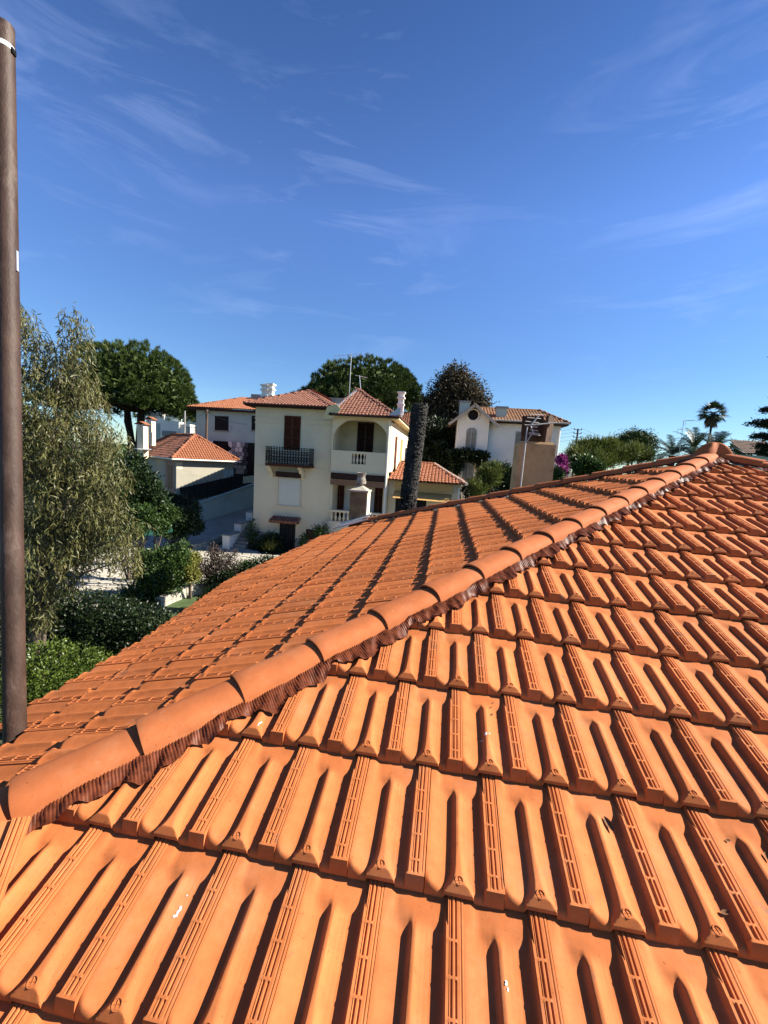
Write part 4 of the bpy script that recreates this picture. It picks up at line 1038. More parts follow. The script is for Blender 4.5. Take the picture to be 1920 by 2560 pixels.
def nrm(a): return a/(np.linalg.norm(a, axis=-1, keepdims=True)+1e-9)
def leaf_mesh(name, P, A, Lg, Wd, m, parent, fold=.25, seg=1, droop=0.0):
    """one folded leaf blade per point P along axis A; Lg, Wd per leaf"""
    n = len(P); A = nrm(A); Lg = np.broadcast_to(np.asarray(Lg, float), (n,))[:, None]; Wd = np.broadcast_to(np.asarray(Wd, float), (n,))[:, None]
    Bv = nrm(np.cross(A, RNG.normal(size=(n, 3)))); Cv = np.cross(A, Bv)
    if seg == 1:
        V = np.stack([P, P+A*Lg*.5+Bv*Wd*.5+Cv*Wd*fold, P+A*Lg, P+A*Lg*.5-Bv*Wd*.5+Cv*Wd*fold], 1).reshape(-1, 3)
        F = np.arange(n*4).reshape(n, 4)
    else:
        dn = Cv*droop
        p1 = P+A*Lg*.33+dn*Lg*.10; p2 = P+A*Lg*.68+dn*Lg*.10; p3 = P+A*Lg
        V = np.stack([P, p1+Bv*Wd*.5, p2+Bv*Wd*.45, p3, p2-Bv*Wd*.45, p1-Bv*Wd*.5], 1).reshape(-1, 3)
        i = np.arange(n)*6; F = np.concatenate([np.stack([i, i+1, i+5, i], 1)[:, :3], np.stack([i+2, i+3, i+4], 1)]); 
        Q = np.stack([i+1, i+2, i+4, i+5], 1)
        F = np.concatenate([F, Q[:, [0, 1, 2]], Q[:, [0, 2, 3]]])
    return link(name, np_mesh(name, V, F), m, parent)
def sph(n, lo=.0):
    d = nrm(RNG.normal(size=(n, 3))); r = (lo**3 + (1-lo**3)*RNG.random((n, 1)))**(1/3.); return d, r
def blob_points(blobs, n, lo=.55):
    """points in ellipsoids (x,y,z,rx,ry,rz), thicker towards their skins; returns points and outward directions"""
    B = np.array(blobs, float); w = (B[:, 3]*B[:, 4]*B[:, 5])**.72; w /= w.sum(); k = RNG.choice(len(B), n, p=w)
    d, r = sph(n, lo); return B[k, :3] + d*r*B[k, 3:6], d
def sprigs(P, Dv, per, spread):
    """turn each point into a little sprig of leaves"""
    n = len(P); P2 = np.repeat(P, per, 0) + RNG.normal(0, spread, (n*per, 3)); return P2, np.repeat(Dv, per, 0)
def bush(name, label, cat, blobs, n, ln, wd, m, group=None, up=.45, spread=.9, per=6, sp=.10, stem=True, lo=.5, part='foliage', kind=None):
    B = np.array(blobs, float); base = np.array([B[:, 0].mean(), B[:, 1].mean(), GZ])
    t = thing(name, label, cat, tuple(base), group); 
    P, Dv = blob_points(blobs, n//per, lo); P, Dv = sprigs(P, Dv, per, sp)
    keep = P[:, 2] > GZ+.02; P, Dv = P[keep], Dv[keep]
    A = Dv*.7 + np.array([0, 0, up]) + RNG.normal(0, spread, P.shape)
    k = len(P); o = leaf_mesh(part, P-base, A, ln*RNG.uniform(.6, 1.25, k), wd*RNG.uniform(.7, 1.2, k), m, t)
    if stem:
        mb = MB(); r = random.Random(len(P))
        for b in B[:10]:
            e = b[:3]-base; mid = e*.5+np.array([r.uniform(-.1, .1), r.uniform(-.1, .1), 0]); mb.tube([(e[0]*.15, e[1]*.15, 0), mid, e+np.array([0, 0, b[5]*.3])], [.05, .035, .012], 6)
        mb.build('stems', M_BARK, t)
    return t
def pb(px, py, r, d, squash=(1, 1, 1)):
    p = at(px, py, d); R = r*d/FPX; return (*p, R*squash[0], R*squash[1], R*squash[2])

# ---- umbrella pines: a dome of many upturned needle tufts on spreading limbs
def umbrella_pine(label, cx, ytop, ybot, xl, xr, d, n_t, trunks, under=.30, seed=1):
    rg = np.random.default_rng(seed)
    c = at(cx, ybot, d); top = at(cx, ytop, d); R = (xr-xl)/2*d/FPX; H = top[2]-c[2]
    base = np.array([c[0], c[1], GZ]); t = thing('umbrella_pine', label, 'tree', tuple(base), 'umbrella pines')
    zc = (c-base)[2]; nl = 105; ld = nrm(rg.normal(size=(nl, 3))); ld[:, 2] = np.abs(ld[:, 2])-.12
    dv = nrm(rg.normal(size=(n_t*2, 3))); dv[:, 2] = np.abs(dv[:, 2])-under*.45*rg.random(n_t*2); dv = nrm(dv)[:n_t]
    lobe = np.max(np.exp((dv@ld.T-1)/.0085), 1); keep_ = rg.random(n_t) < .16+.95*lobe; dv, lobe, n_t = dv[keep_], lobe[keep_], int(keep_.sum()); rad = .80+.22*lobe+rg.normal(0, .02, n_t)
    th = np.arctan2(dv[:, 1], dv[:, 0]); rad *= 1+.05*np.sin(3*th+seed)
    pz = np.where(dv[:, 2] > 0, np.abs(dv[:, 2])**.72, dv[:, 2]*.7)
    hr = np.sqrt(np.clip(1-np.clip(dv[:, 2], -1, 1)**2, 0, 1))**.75
    P = np.stack([np.cos(th)*hr*R*rad, np.sin(th)*hr*R*rad, zc+H*pz*rad], 1)
    per = 42; P2 = np.repeat(P, per, 0); O2 = np.repeat(dv, per, 0)
    A = nrm(O2*.75+np.array([0, 0, .55])+rg.normal(0, .42, P2.shape)); P2 = P2+rg.normal(0, .07, P2.shape)
    leaf_mesh('crown', P2, A, rg.uniform(.30, .58, len(P2)), .050, M_PINE, t, .15)
    inner = nrm(rg.normal(size=(9000, 3)))*rg.uniform(.5, .80, (9000, 1))*np.array([R, R, H]); inner[:, 2] = np.abs(inner[:, 2])*.95+zc-H*.03
    o = leaf_mesh('inner_twigs', inner, rg.normal(size=inner.shape), .8, .30, M_PINE, t, .2)
    mb = MB()
    for (tx, ty, fx) in trunks:
        f = at(tx, ty, d)-base; e = np.array([fx*R*.25, 0, zc+H*.25]); foot = np.array([f[0], 0, 0])
        mb.tube([foot, foot*.9+np.array([0, 0, zc*.55]), e*.7+np.array([f[0]*.3, 0, 0]), e], [.55, .46, .40, .2], 10)
    for i in range(22):
        a_ = i*2*math.pi/22; rr_ = R*rg.uniform(.45, .85); e = np.array([math.cos(a_)*rr_, math.sin(a_)*rr_, zc+H*.22]); s_ = np.array([e[0]*.12, e[1]*.12, zc-H*.10])
        mb.tube([s_, (s_+e)/2-(0, 0, H*.04), e], [.17, .11, .05], 6)
    mb.build('trunk', M_BARKD, t, smooth=True); return t
umbrella_pine('big umbrella pine with rounded dark crown behind the cottage on the left', 338, 842, 1010, 172, 504, 46, 5200, ((322, 1075, -.6), (345, 1075, .4)), .75, 3)
umbrella_pine('wide flat umbrella pine rising behind the villa roofs', 915, 890, 1004, 745, 1082, 52, 5200, ((925, 1100, 0),), .45, 5)

# ---- tall brownish eucalyptus between villa and white house
def tall_tree(name, label, cat, blobs, n, ln, wd, m, bark, trunk, r0=.4, per=10, sp=.35, grp=None):
    B = np.array(blobs, float); base = np.array([*trunk[:2], GZ]); t = thing(name, label, cat, tuple(base), grp)
    P, Dv = blob_points(blobs, n//per, .35); P, Dv = sprigs(P, Dv, per, sp); k = len(P)
    A = Dv*.5+RNG.normal(0, .8, P.shape)+np.array([0, 0, -.2]); leaf_mesh('crown', P-base, A, ln*RNG.uniform(.6, 1.3, k), wd, m, t)
    mb = MB(); top = B[:, :3].mean(0)-base; fork = top*.45; mb.tube([(0, 0, 0), fork*.6, fork], [r0, r0*.8, r0*.65], 10)
    for b in B: e = b[:3]-base; mb.tube([fork*.95, (fork+e)/2+RNG.normal(0, .25, 3), e+np.array([0, 0, b[5]*.35])], [r0*.42, r0*.26, .04], 6)
    mb.build('trunk', bark, t, smooth=True); return t
dE = 47
tall_tree('eucalyptus_tree', 'tall eucalyptus with brownish rounded crown left of the white house', 'tree',
    [pb(*b, dE) for b in ((1140, 945, 30), (1120, 975, 40), (1165, 985, 42), (1190, 1008, 30), (1200, 1030, 22), (1105, 1020, 40), (1150, 1040, 45), (1085, 1060, 32), (1120, 1075, 34), (1082, 1010, 24), (1150, 1085, 26), (1170, 1060, 30))],
    30000, .42, .13, M_EUC2, M_BARK, at(1125, 1150, dE), .42)
# dark thicket below it, with strap leaved palms
tk = bush('thicket', 'dark shaded thicket between the burnt palm and the white house', 'shrubs', [pb(*b) for b in ((1080, 1090, 40, 42), (1108, 1105, 30, 42), (1065, 1140, 36, 41), (1095, 1150, 34, 40), (1100, 1172, 16, 39.5), (1052, 1120, 30, 42), (1090, 1190, 34, 39))], 15000, .40, .14, M_HEDGE, per=8, sp=.3)
vine = bush('climbing_vine', 'dark climbing vine hanging over the white house doorway', 'vine', [(*qw(cx, cy, YW-.5), r, .35, rz) for cx, cy, r, rz in ((790, 825, .8, .45), (850, 822, .9, .38), (910, 836, .8, .36), (948, 850, .45, .45), (772, 890, .45, 1.0), (955, 885, .25, .5), (985, 820, .35, .12))], 7000, .24, .11, M_HEDGE, per=6, sp=.12)
pl = bush('oleander', 'light green tall shrub growing before the white house', 'shrub', [pb(*b) for b in ((1225, 1188, 24, 27), (1236, 1174, 14, 27), (1210, 1204, 20, 27), (1192, 1220, 18, 26.5))], 5000, .30, .055, M_BAMB, up=.9, spread=.6, per=8, sp=.12)
bush('laurel_hedge', 'dark laurel hedge in front of the white house', 'hedge', [pb(*b) for b in ((1255, 1190, 28, 28), (1275, 1200, 28, 28), (1290, 1185, 18, 28), (1240, 1215, 28, 28), (1180, 1225, 24, 28), (1300, 1215, 26, 28))], 7000, .20, .09, M_DKL, per=6)

# ---- weeping eucalyptus close by on the left
dW = 8.6
we = thing('weeping_eucalyptus', 'weeping eucalyptus with hanging olive leaves beside the brown pole', 'tree', (*at(95, 1500, dW)[:2], GZ))
eb = np.array([*at(95, 1500, dW)[:2], GZ])
wb_ = [(15, 770, 45), (60, 790, 34), (182, 790, 34), (195, 850, 38), (150, 860, 30), (70, 880, 70), (180, 930, 60), (110, 990, 100), (215, 1000, 62), (60, 1100, 110), (170, 1110, 105), (265, 1080, 48), (80, 1230, 120), (190, 1230, 105), (270, 1190, 50), (290, 1270, 44), (230, 1330, 70), (310, 1370, 42), (120, 1360, 110), (60, 1480, 70), (110, 1530, 30), (320, 1310, 30), (-80, 1000, 110), (-90, 1250, 130), (-60, 1450, 80)]
blobs = []
for (x, y, r) in wb_:
    b = list(pb(x, y, r, dW + random.uniform(-.25, .25) + (.35 if r > 60 else 0))); b[4] *= .8; blobs.append(b)
nT = 5600
T0, _ = blob_points(blobs, nT, .45)
segs = 9; LP, LA_ = [], []
tw = MB()
for i in range(nT):
    p = T0[i].copy(); d_ = np.array([RNG.normal(0, .55), RNG.normal(0, .55), RNG.normal(-.35, .35)]); d_ /= np.linalg.norm(d_); path = [p.copy()]
    for k in range(segs):
        d_ = d_*.80 + np.array([0, 0, -.26]) + RNG.normal(0, .10, 3); d_ /= np.linalg.norm(d_); p = p + d_*.045; path.append(p.copy())
        LP.append(p.copy()); LA_.append(d_*.45 + RNG.normal(0, .50, 3) + np.array([0, 0, -.55]))
    if i % 8 == 0: tw.tube([path[0]-eb, path[4]-eb, path[-1]-eb], [.005, .004, .002], 3, False)
LP = np.array(LP)-eb; LA_ = np.array(LA_)
leaf_mesh('crown', LP, LA_, RNG.uniform(.09, .18, len(LP)), RNG.uniform(.013, .022, len(LP)), M_EUC, we, .2, 3, 1.0)
tw.build('twigs', M_BARK, we)['kind'] = 'stuff'
mb = MB(); mb.tube([(-.5, .3, 0), (-.45, .3, 1.6), (-.25, .25, 3.2), (0, .2, 4.6)], [.20, .17, .13, .08], 10)
for b in blobs[3:22]:
    e = np.array(b[:3])-eb; e[2] -= .25; z0 = min(max(e[2]-1.2, 1.0), 4.4); s_ = np.array([-.45+.1*z0, .28, z0]); mb.tube([s_, (s_+e)/2+(0, 0, .25), e], [.035, .02, .006], 6)
mb.build('trunk', M_BARK, we, smooth=True)

# ---- garden shrubs and hedge
bush('citrus_tree', 'dark glossy leaved tree in front of the cottage', 'tree', [pb(*b) for b in ((335, 1165, 28, 20), (300, 1190, 40, 19.5), (355, 1215, 38, 20), (385, 1245, 26, 20), (300, 1250, 50, 19.5), (350, 1265, 40, 20), (395, 1280, 24, 20), (280, 1300, 40, 19), (250, 1240, 44, 19.5))], 24000, .17, .085, M_DKL, per=6, sp=.12)
bush('laurel_shrub', 'mid green sunlit shrub at the driveway edge', 'shrub', [pb(*b) for b in ((325, 1300, 24, 19), (358, 1290, 24, 19), (395, 1298, 22, 20), (420, 1285, 18, 20), (342, 1325, 16, 18.5), (402, 1318, 14, 19))], 9000, .15, .07, M_MID, per=6)
bush('dark_ivy', 'black green ivy mass at the foot of the driveway wall', 'ivy', [pb(*b) for b in ((470, 1300, 30, 27), (450, 1260, 20, 28), (490, 1318, 16, 28), (450, 1322, 24, 27), (432, 1290, 24, 27), (425, 1250, 16, 28), (480, 1270, 18, 28), (425, 1330, 20, 26.5))], 9000, .16, .10, M_DKL, per=6)
bush('camellia_shrub', 'bright green rounded shrub in the middle of the garden', 'shrub', [pb(*b) for b in ((400, 1405, 32, 18), (430, 1398, 32, 18), (372, 1420, 28, 17.8), (446, 1420, 28, 18), (402, 1442, 38, 17.6), (360, 1392, 14, 18), (458, 1362, 8, 18), (455, 1385, 14, 18.2), (430, 1455, 26, 17.8), (375, 1455, 26, 17.5))], 13000, .14, .065, M_MID, per=6, sp=.09)
bush('variegated_shrub', 'pale yellow variegated shrub beside the rounded green shrub', 'shrub', [pb(*b) for b in ((474, 1412, 14, 18.5), (485, 1396, 12, 18.8), (462, 1432, 14, 18), (482, 1436, 14, 18))], 4200, .12, .05, M_YEL, per=6, sp=.07)
bush('white_flower_patch', 'pale cream flowering ground plants along the path', 'plants', [pb(*b) for b in ((450, 1446, 12, 18.4), (478, 1448, 10, 18.6), (430, 1456, 10, 18.2))], 1800, .10, .05, leaf_mat('cream_leaves', (.30, .29, .17), (.55, .52, .38), 5), per=5, sp=.06, stem=False)
bush('purple_bush', 'thin purple brown bush with upright twigs on the terrace edge', 'shrub', [pb(*b) for b in ((525, 1412, 26, 19.5), (555, 1402, 24, 19.8), (500, 1422, 18, 19.3), (582, 1386, 10, 19.8), (535, 1380, 14, 19.7), (550, 1440, 34, 19.5), (515, 1448, 26, 19.2), (580, 1430, 26, 19.6))], 5200, .11, .05, M_PURP, up=1.1, per=7, sp=.08)
bush('dark_shrub', 'dark upright shrub by the roof edge', 'shrub', [pb(*b) for b in ((650, 1420, 24, 20), (675, 1410, 18, 20), (630, 1440, 28, 19.8), (665, 1440, 28, 20))], 4200, .13, .06, M_DKL, up=.9, per=6)
bush('low_green_shrub', 'small light green shrub before the white paved terrace', 'shrub', [pb(*b) for b in ((605, 1425, 20, 20), (595, 1440, 22, 19.8), (620, 1412, 10, 20.2))], 2600, .12, .05, M_MID, up=.8, per=6)
bush('yellow_shrub', 'small yellow leaved shrub touching the roof edge', 'shrub', [pb(*b) for b in ((528, 1488, 18, 17), (545, 1478, 14, 17), (510, 1505, 14, 17))], 2000, .11, .05, M_YEL, up=.8, per=6, sp=.06)
bush('lower_hedge', 'low dark clipped hedge below the villa terrace', 'hedge', [pb(*b) for b in ((570, 1445, 18, 19), (600, 1462, 22, 18.8), (540, 1455, 18, 19), (635, 1462, 18, 19))], 3600, .10, .06, M_HEDGE, per=6, sp=.06)
# agapanthus: arching straps
ag = thing('agapanthus', 'clump of arching strap leaves beside the low stone wall', 'plant', tuple(g(355, 1500)))
P = np.repeat(np.array([(RNG.uniform(-.9, .9), RNG.uniform(-.5, .5), .05) for _ in range(34)]), 16, 0); A = RNG.normal(0, .8, P.shape); A[:, 2] = np.abs(A[:, 2])*.5+.55
leaf_mesh('leaves', P, A, RNG.uniform(.45, .85, len(P)), .055, M_MID, ag, .1, 3, -1.4)
# big dark hedge under the eucalyptus
hb = []
for x in np.linspace(40, 450, 17):
    yt = 1490 - 18*math.sin(x*.012) + (52*((x-300)/150)**2 if x > 300 else 0)
    for k, dd in enumerate((0, .6)):
        for j in range(3): hb.append(pb(x, yt+44+j*52, 48, 11.2+dd-j*.1))
bush('clipped_hedge', 'thick dark clipped hedge running below the house eaves', 'hedge', hb, 46000, .085, .045, M_HEDGE, per=6, sp=.06, lo=.6)
bb_ = [pb(*b) for b in ((90, 1650, 40, 7.7), (150, 1640, 38, 7.9), (200, 1650, 34, 8.1), (250, 1655, 26, 8.3), (120, 1710, 60, 7.6), (190, 1710, 50, 7.9), (60, 1760, 60, 7.4), (130, 1780, 70, 7.5), (10, 1720, 50, 7.4), (230, 1700, 40, 8.1))]
bush('pittosporum', 'bright sunlit green shrub beside the pole base', 'shrub', bb_, 17000, .062, .030, M_BRT, per=7, sp=.05, lo=.5)
# small plants at the villa foot
bush('potted_plants', 'dark leafy plants at the foot of the villa beside the iron door', 'plants', [(*q(cx, cy, YL-.8), r, .3, r) for cx, cy, r in ((340, 1650, .45), (400, 1640, .5), (310, 1700, .4), (380, 1700, .6), (440, 1690, .35), (420, 1600, .2))], 3600, .17, .08, M_DKL, per=6)
bush('spiky_plant', 'light green spiky plant among dark plants beside the villa door', 'plant', [(*q(385, 1690, YL-1.3), .22, .2, .18)], 150, .36, .035, M_YEL, up=1.4, spread=.4, stem=False, per=4)
bush('climbing_plant', 'straggling climber on the villa corner above the steps', 'plant', [(*q(cx, cy, YL-.4), .22, .2, .5) for cx, cy in ((215, 1540), (235, 1520), (210, 1600), (255, 1600), (235, 1640))], 520, .2, .07, M_MID, per=5)
bush('geraniums', 'leafy plants with reddish flowers right of the small brown shutter', 'plants', [(*q(cx, cy, YL-.9), .25, .25, .5) for cx, cy in ((775, 1575), (825, 1570), (660, 1640), (790, 1600))], 1300, .15, .08, M_MID, per=5)

# ---- right-hand side beyond the roof
def q4(cx, cy, d): return at(1360+cx/2.9625, 840+cy/2.9625, d)
def pb4(cx, cy, r, d): return pb(1360+cx/2.9625, 840+cy/2.9625, r/2.9625, d)
bush('bamboo_screen', 'feathery light green bamboo screen behind the roof ridge', 'hedge', [pb4(*b) for b in ((230, 890, 45, 30), (290, 860, 55, 31), (350, 880, 60, 31), (420, 870, 60, 31), (480, 850, 55, 32), (320, 830, 25, 31), (380, 825, 28, 31), (440, 830, 28, 31), (500, 830, 30, 32), (540, 890, 50, 32), (450, 920, 60, 31), (270, 930, 50, 30), (380, 940, 60, 30), (610, 890, 50, 33), (680, 880, 50, 33), (660, 860, 30, 33), (740, 890, 44, 33))]+[pb(1360+cx/2.9625, 840+cy/2.9625, r/2.9625, 31, (1, 1, 2.6)) for cx, cy, r in ((225, 850, 15), (262, 838, 12), (300, 822, 14), (335, 815, 12), (372, 812, 15), (405, 822, 12), (440, 815, 14), (470, 822, 12), (500, 808, 15), (528, 820, 12), (655, 850, 14), (690, 855, 12))], 24000, .42, .05, M_BAMB, up=1.0, spread=.5, per=9, sp=.16)
bush('leafy_shrub', 'dark leafy shrub in front of the bamboo screen', 'shrub', [pb4(*b) for b in ((320, 960, 60, 26), (280, 985, 50, 26), (380, 985, 50, 26), (230, 925, 24, 27))], 4500, .22, .11, M_MID, per=6)
tall_tree('round_pine', 'small round crowned pine behind the bamboo screen', 'tree', [pb4(*b, 58) for b in ((600, 770, 45), (660, 755, 45), (720, 765, 45), (780, 785, 40), (640, 800, 50), (720, 805, 55), (580, 805, 30), (800, 815, 30))], 9000, .45, .10, M_PINE, M_BARKD, at(1360+640/2.9625, 1150, 58), .35)
bush('bougainvillea', 'magenta bougainvillea in flower beside the white house drainpipe', 'shrub', [pb4(*b) for b in ((130, 920, 24, 29), (142, 955, 24, 29), (125, 995, 30, 28.5), (150, 1000, 20, 28.5), (125, 902, 14, 29))], 4200, .14, .10, M_BOUG, per=6, sp=.1)
bush('bougainvillea_foliage', 'green leaves below the magenta bougainvillea', 'shrub', [pb4(*b) for b in ((95, 1030, 40, 27.5), (90, 1055, 36, 27.5))], 1500, .17, .09, M_MID, per=6)
sh2 = thing('lean_to', 'dark low lean-to roof right of the bougainvillea', 'shed', (0, 0, 0))
a = q4(170, 960, 30); b = q4(260, 985, 27); MB().prism([a, b, b+(.3, 1.5, .1), a+(.3, 1.5, .1)], (0, 0, -.12)).build('roof', M_DARK, sh2)
MB().box((a[0], a[1]+.2, GZ), (b[0], a[1]+1, a[2]-.15)).build('wall', M_DARK, sh2)
# tall fan palm
def fan_leaf(V, F, o, d, size, n=15, spread=2.6):
    d = d/np.linalg.norm(d); s_ = np.cross(d, (0, 0, 1.0)); s_ = s_/(np.linalg.norm(s_)+1e-6); u_ = np.cross(s_, d)
    for k in range(n):
        a = (k/(n-1)-.5)*spread; e = d*math.cos(a)+s_*math.sin(a); e = e+np.array([0, 0, -.22*abs(a)]); l = size*(1-.18*abs(a))*random.uniform(.9, 1.1)
        wv = np.cross(e, u_)*size*.055; i = len(V)
        V += [o, o+e*l*.55+wv, o+e*l+np.array([0, 0, -.18*l]), o+e*l*.55-wv]; F.append((i, i+1, i+2, i+3))
fp = thing('fan_palm', 'tall thin fan palm standing alone against the sky', 'palm', (*q4(1225, 775, 42)[:2], GZ))
fb = np.array(fp.location); top = q4(1252, 570, 42)-fb; botm = q4(1224, 775, 42)-fb
MB().tube([(0, 0, 0), botm, botm*.4+top*.6, top], [.24, .20, .17, .16], 10).build('trunk', M_BARKD, fp, smooth=True)
V, F = [], []
for i in range(46):
    th = random.uniform(0, 6.283); el = random.uniform(-.5, 1.35); d_ = np.array([math.cos(th)*math.cos(el), math.sin(th)*math.cos(el), math.sin(el)]); o = top+d_*random.uniform(.5, .85); fan_leaf(V, F, o, d_+np.array([0, 0, -.15]), random.uniform(.7, .95))
me = D.meshes.new('crown'); me.from_pydata([tuple(map(float, v)) for v in V], [], F); link('crown', me, M_PALM, fp)
V, F = [], []
for i in range(34):
    th = random.uniform(0, 6.283); zz = random.uniform(-1.4, -.2); o = top+np.array([math.cos(th)*.25, math.sin(th)*.25, zz*.55]); fan_leaf(V, F, o, np.array([math.cos(th)*(.75+zz*.40), math.sin(th)*(.75+zz*.40), -1.0]), random.uniform(.6, .85), 9, 1.3)
me = D.meshes.new('dead_skirt'); me.from_pydata([tuple(map(float, v)) for v in V], [], F); link('dead_skirt', me, leaf_mat('dead_fronds', (.06, .05, .035), (.14, .11, .075), 1), fp)
# feather palms just behind the apex
def feather_palm(label, base, hgt, nf, fl, seed, grp, lean=0):
    rr = random.Random(seed); t = thing('feather_palm', label, 'palm', tuple(map(float, base)), grp)
    MB().tube([(0, 0, 0), (0, 0, hgt*.5), (0, 0, hgt)], [.32, .28, .26], 10).build('trunk', M_BARKD, t, smooth=True)
    for f in range(nf):
        V, F = [], []
        th = rr.uniform(0, 6.283); el = rr.uniform(.15, 1.35); p = np.array([0, 0, hgt]); d_ = np.array([math.cos(th)*math.cos(el), math.sin(th)*math.cos(el), math.sin(el)])
        n = 26; path = []
        for k in range(n):
            d_ = d_+np.array([0, 0, -.055]); d_ /= np.linalg.norm(d_); p = p+d_*fl/n; path.append((p.copy(), d_.copy()))
        for k in range(3, n):
            p_, dd = path[k]; s_ = np.cross(dd, (0, 0, 1)); s_ /= np.linalg.norm(s_)+1e-6
            l = fl*.20*math.sin(math.pi*(k+2)/(n+4))**.6
            for sg in (-1, 1):
                e = s_*sg*.85+dd*.6+np.array([0, 0, .18-.28*rr.random()]); e /= np.linalg.norm(e); wv = dd*.034; i = len(V)
                V += [p_-wv, p_+e*l*.5-wv*.8, p_+e*l+np.array([0, 0, -.10*l]), p_+e*l*.5+wv*.8, p_+wv]; F.append((i, i+1, i+2, i+3, i+4))
        i = len(V)
        for k in range(n):
            p_, dd = path[k]; s_ = np.cross(dd, (0, 0, 1)); s_ /= np.linalg.norm(s_)+1e-6; w_ = .025*(1-k/n)+.006; V += [p_-s_*w_, p_+s_*w_]
        F += [(i+2*k, i+2*k+1, i+2*k+3, i+2*k+2) for k in range(n-1)]
        me = D.meshes.new('frond'); me.from_pydata([tuple(map(float, v)) for v in V], [], F); link('frond', me, M_PALM, t)
    return t
for i, (cx, cy, d, nf, lb, fl) in enumerate(((955, 850, 36, 30, 'feather palm left of the roof apex cap', 2.3), (1120, 800, 33, 32, 'feather palm straight behind the roof apex cap', 2.1), (1270, 825, 35, 24, 'feather palm with long fronds right of the roof apex cap', 2.2))):
    p = q4(cx, cy, d); feather_palm(lb, (p[0], p[1], GZ), p[2]-GZ-.4, nf, fl, 40+i, 'feather palms behind the roof apex')
# dark conifer at the right edge
cf = thing('conifer', 'black green tiered conifer at the right edge of the picture', 'tree', (*at(1985, 1150, 24)[:2], GZ))
cb_ = np.array(cf.location); ctop = at(1968, 790, 24)-cb_
MB().tube([(0, 0, 0), ctop*.5, ctop], [.30, .18, .04], 9).build('trunk', M_BARKD, cf, smooth=True)
CP, CD = [], []
for (ty, tip) in ((845, 1935), (873, 1906), (915, 1925), (952, 1917), (990, 1912), (1020, 1900), (1052, 1878), (1086, 1874), (1112, 1890), (1128, 1910)):
    zc = at(1940, ty, 24)[2]-cb_[2]; Lb = (1980-tip)*24/FPX
    for k in range(11):
        th = k*2*math.pi/11+random.uniform(-.2, .2); l = Lb*random.uniform(.75, 1.0)
        if k == 0: th = math.pi+.08; l = Lb
        for s_ in np.linspace(.22, 1, 14):
            c_ = np.array([math.cos(th)*l*s_, math.sin(th)*l*s_, zc-.10*s_*l+.10*math.sin(s_*9)]); CP += list(c_+RNG.normal(0, .11, (26, 3))*np.array([1, 1, .55])); CD += list(RNG.normal(0, .6, (26, 3))+np.array([math.cos(th), math.sin(th), .1]))
leaf_mesh('crown', np.array(CP), np.array(CD), .20, .05, M_CON, cf)
# distant tiled roof right of the apex, mast aerial, poles and wires
dr = thing('distant_house', 'distant grey brown tiled roof right of the apex', 'house', (0, 0, 0))
a, b = q4(1470, 870, 40), q4(1660, 905, 38); MB().box((a[0], a[1]+.4, GZ), (b[0]+3, a[1]+6, a[2]-.1)).build('wall', M_GREYR, dr)
c = np.array([b[0]+3, a[1], a[2]]); tiled_slope((a, c, c+(0, 3, 1.3), a+(.6, 3, 1.3)), mat('brown_grey_tile', (.20, .14, .10), .9, .3, 5), dr, .26, .4)
bush('distant_treetops', 'distant pale green treetops above the grey roof', 'trees', [pb4(*b) for b in ((1430, 835, 30, 60), (1500, 840, 35, 60), (1560, 845, 30, 60), (1600, 850, 30, 60), (1640, 858, 30, 60), (1690, 860, 40, 60))], 2600, .5, .2, M_MID, per=6, sp=.3, stem=False)
t = thing('rooftop_antenna', 'thin aerial mast with side arm left of the tall fan palm', 'antenna', tuple(q4(1012, 800, 30)))
mb = MB(); A0_, A1_ = np.zeros(3), q4(1035, 628, 30)-q4(1012, 800, 30); mb.tube([A0_-(0, 0, 4), A0_, A1_], .022, 6); mb.tube([A0_+(A1_-A0_)*.6, q4(990, 690, 30)-q4(1012, 800, 30), q4(986, 725, 30)-q4(1012, 800, 30)], .016, 5); mb.build('mast', M_ALU, t)
e = MB(); u0, u1 = A1_, q4(1110, 626, 30)-q4(1012, 800, 30); e.tube([u0-np.array([.1, 0, 0]), u1], .018, 5)
for i in range(8): c_ = u0+(u1-u0)*i/7; e.tube([c_+(0, -.2, 0), c_+(0, .2, 0)], .012, 4)
e.tube([A1_*.8+(.12, 0, 0), A1_*.95+(.12, 0, 0)], .018, 5); e.build('aerial', M_ALU, t)
ups = thing('utility_pole', 'distant dark utility pole with insulators right of the white house', 'utility pole', (*q4(235, 840, 62)[:2], GZ), 'utility poles')
ub = np.array(ups.location); ut = q4(252, 688, 62)-ub
MB().tube([(0, 0, 0), ut], [.17, .12], 8).build('post', M_WOODP, ups)
ar = MB(); WIRES = []
for k, f in enumerate((.0, .55, 1.1, 1.65)):
    c_ = ut-np.array([0, 0, .12+f]); ar.bar(c_-(.55, 0, 0), c_+(.55, 0, 0), .08)
    for s_ in (-.5, .5): ar.tube([c_+(s_, 0, 0), c_+(s_, 0, .22)], .06, 6); WIRES.append(c_+(s_, 0, .22)+ub)
ar.build('crossarm', M_WOODP, ups)
def wire(a, b, sag, label, r=.012):
    P = [np.asarray(a)+(np.asarray(b)-np.asarray(a))*t-np.array([0, 0, sag*4*t*(1-t)]) for t in np.linspace(0, 1, 14)]
    o = MB().tube(P, r, 4, False).build('overhead_wire', M_WIRE); tag(o, label, 'wire', 'overhead wires'); return o
for i, w_ in enumerate(WIRES):
    lv = ('topmost', 'second highest', 'third highest', 'lowest')[i//2]
    if i % 2: wire(w_, at(1580, 1100+i*3.2, 95), .5, lv+' overhead wire running right from the distant utility pole', .018)
    else: wire(w_, at(1385, 1078+i*4.2, 60), .1, lv+' overhead wire running left from the distant utility pole', .018)
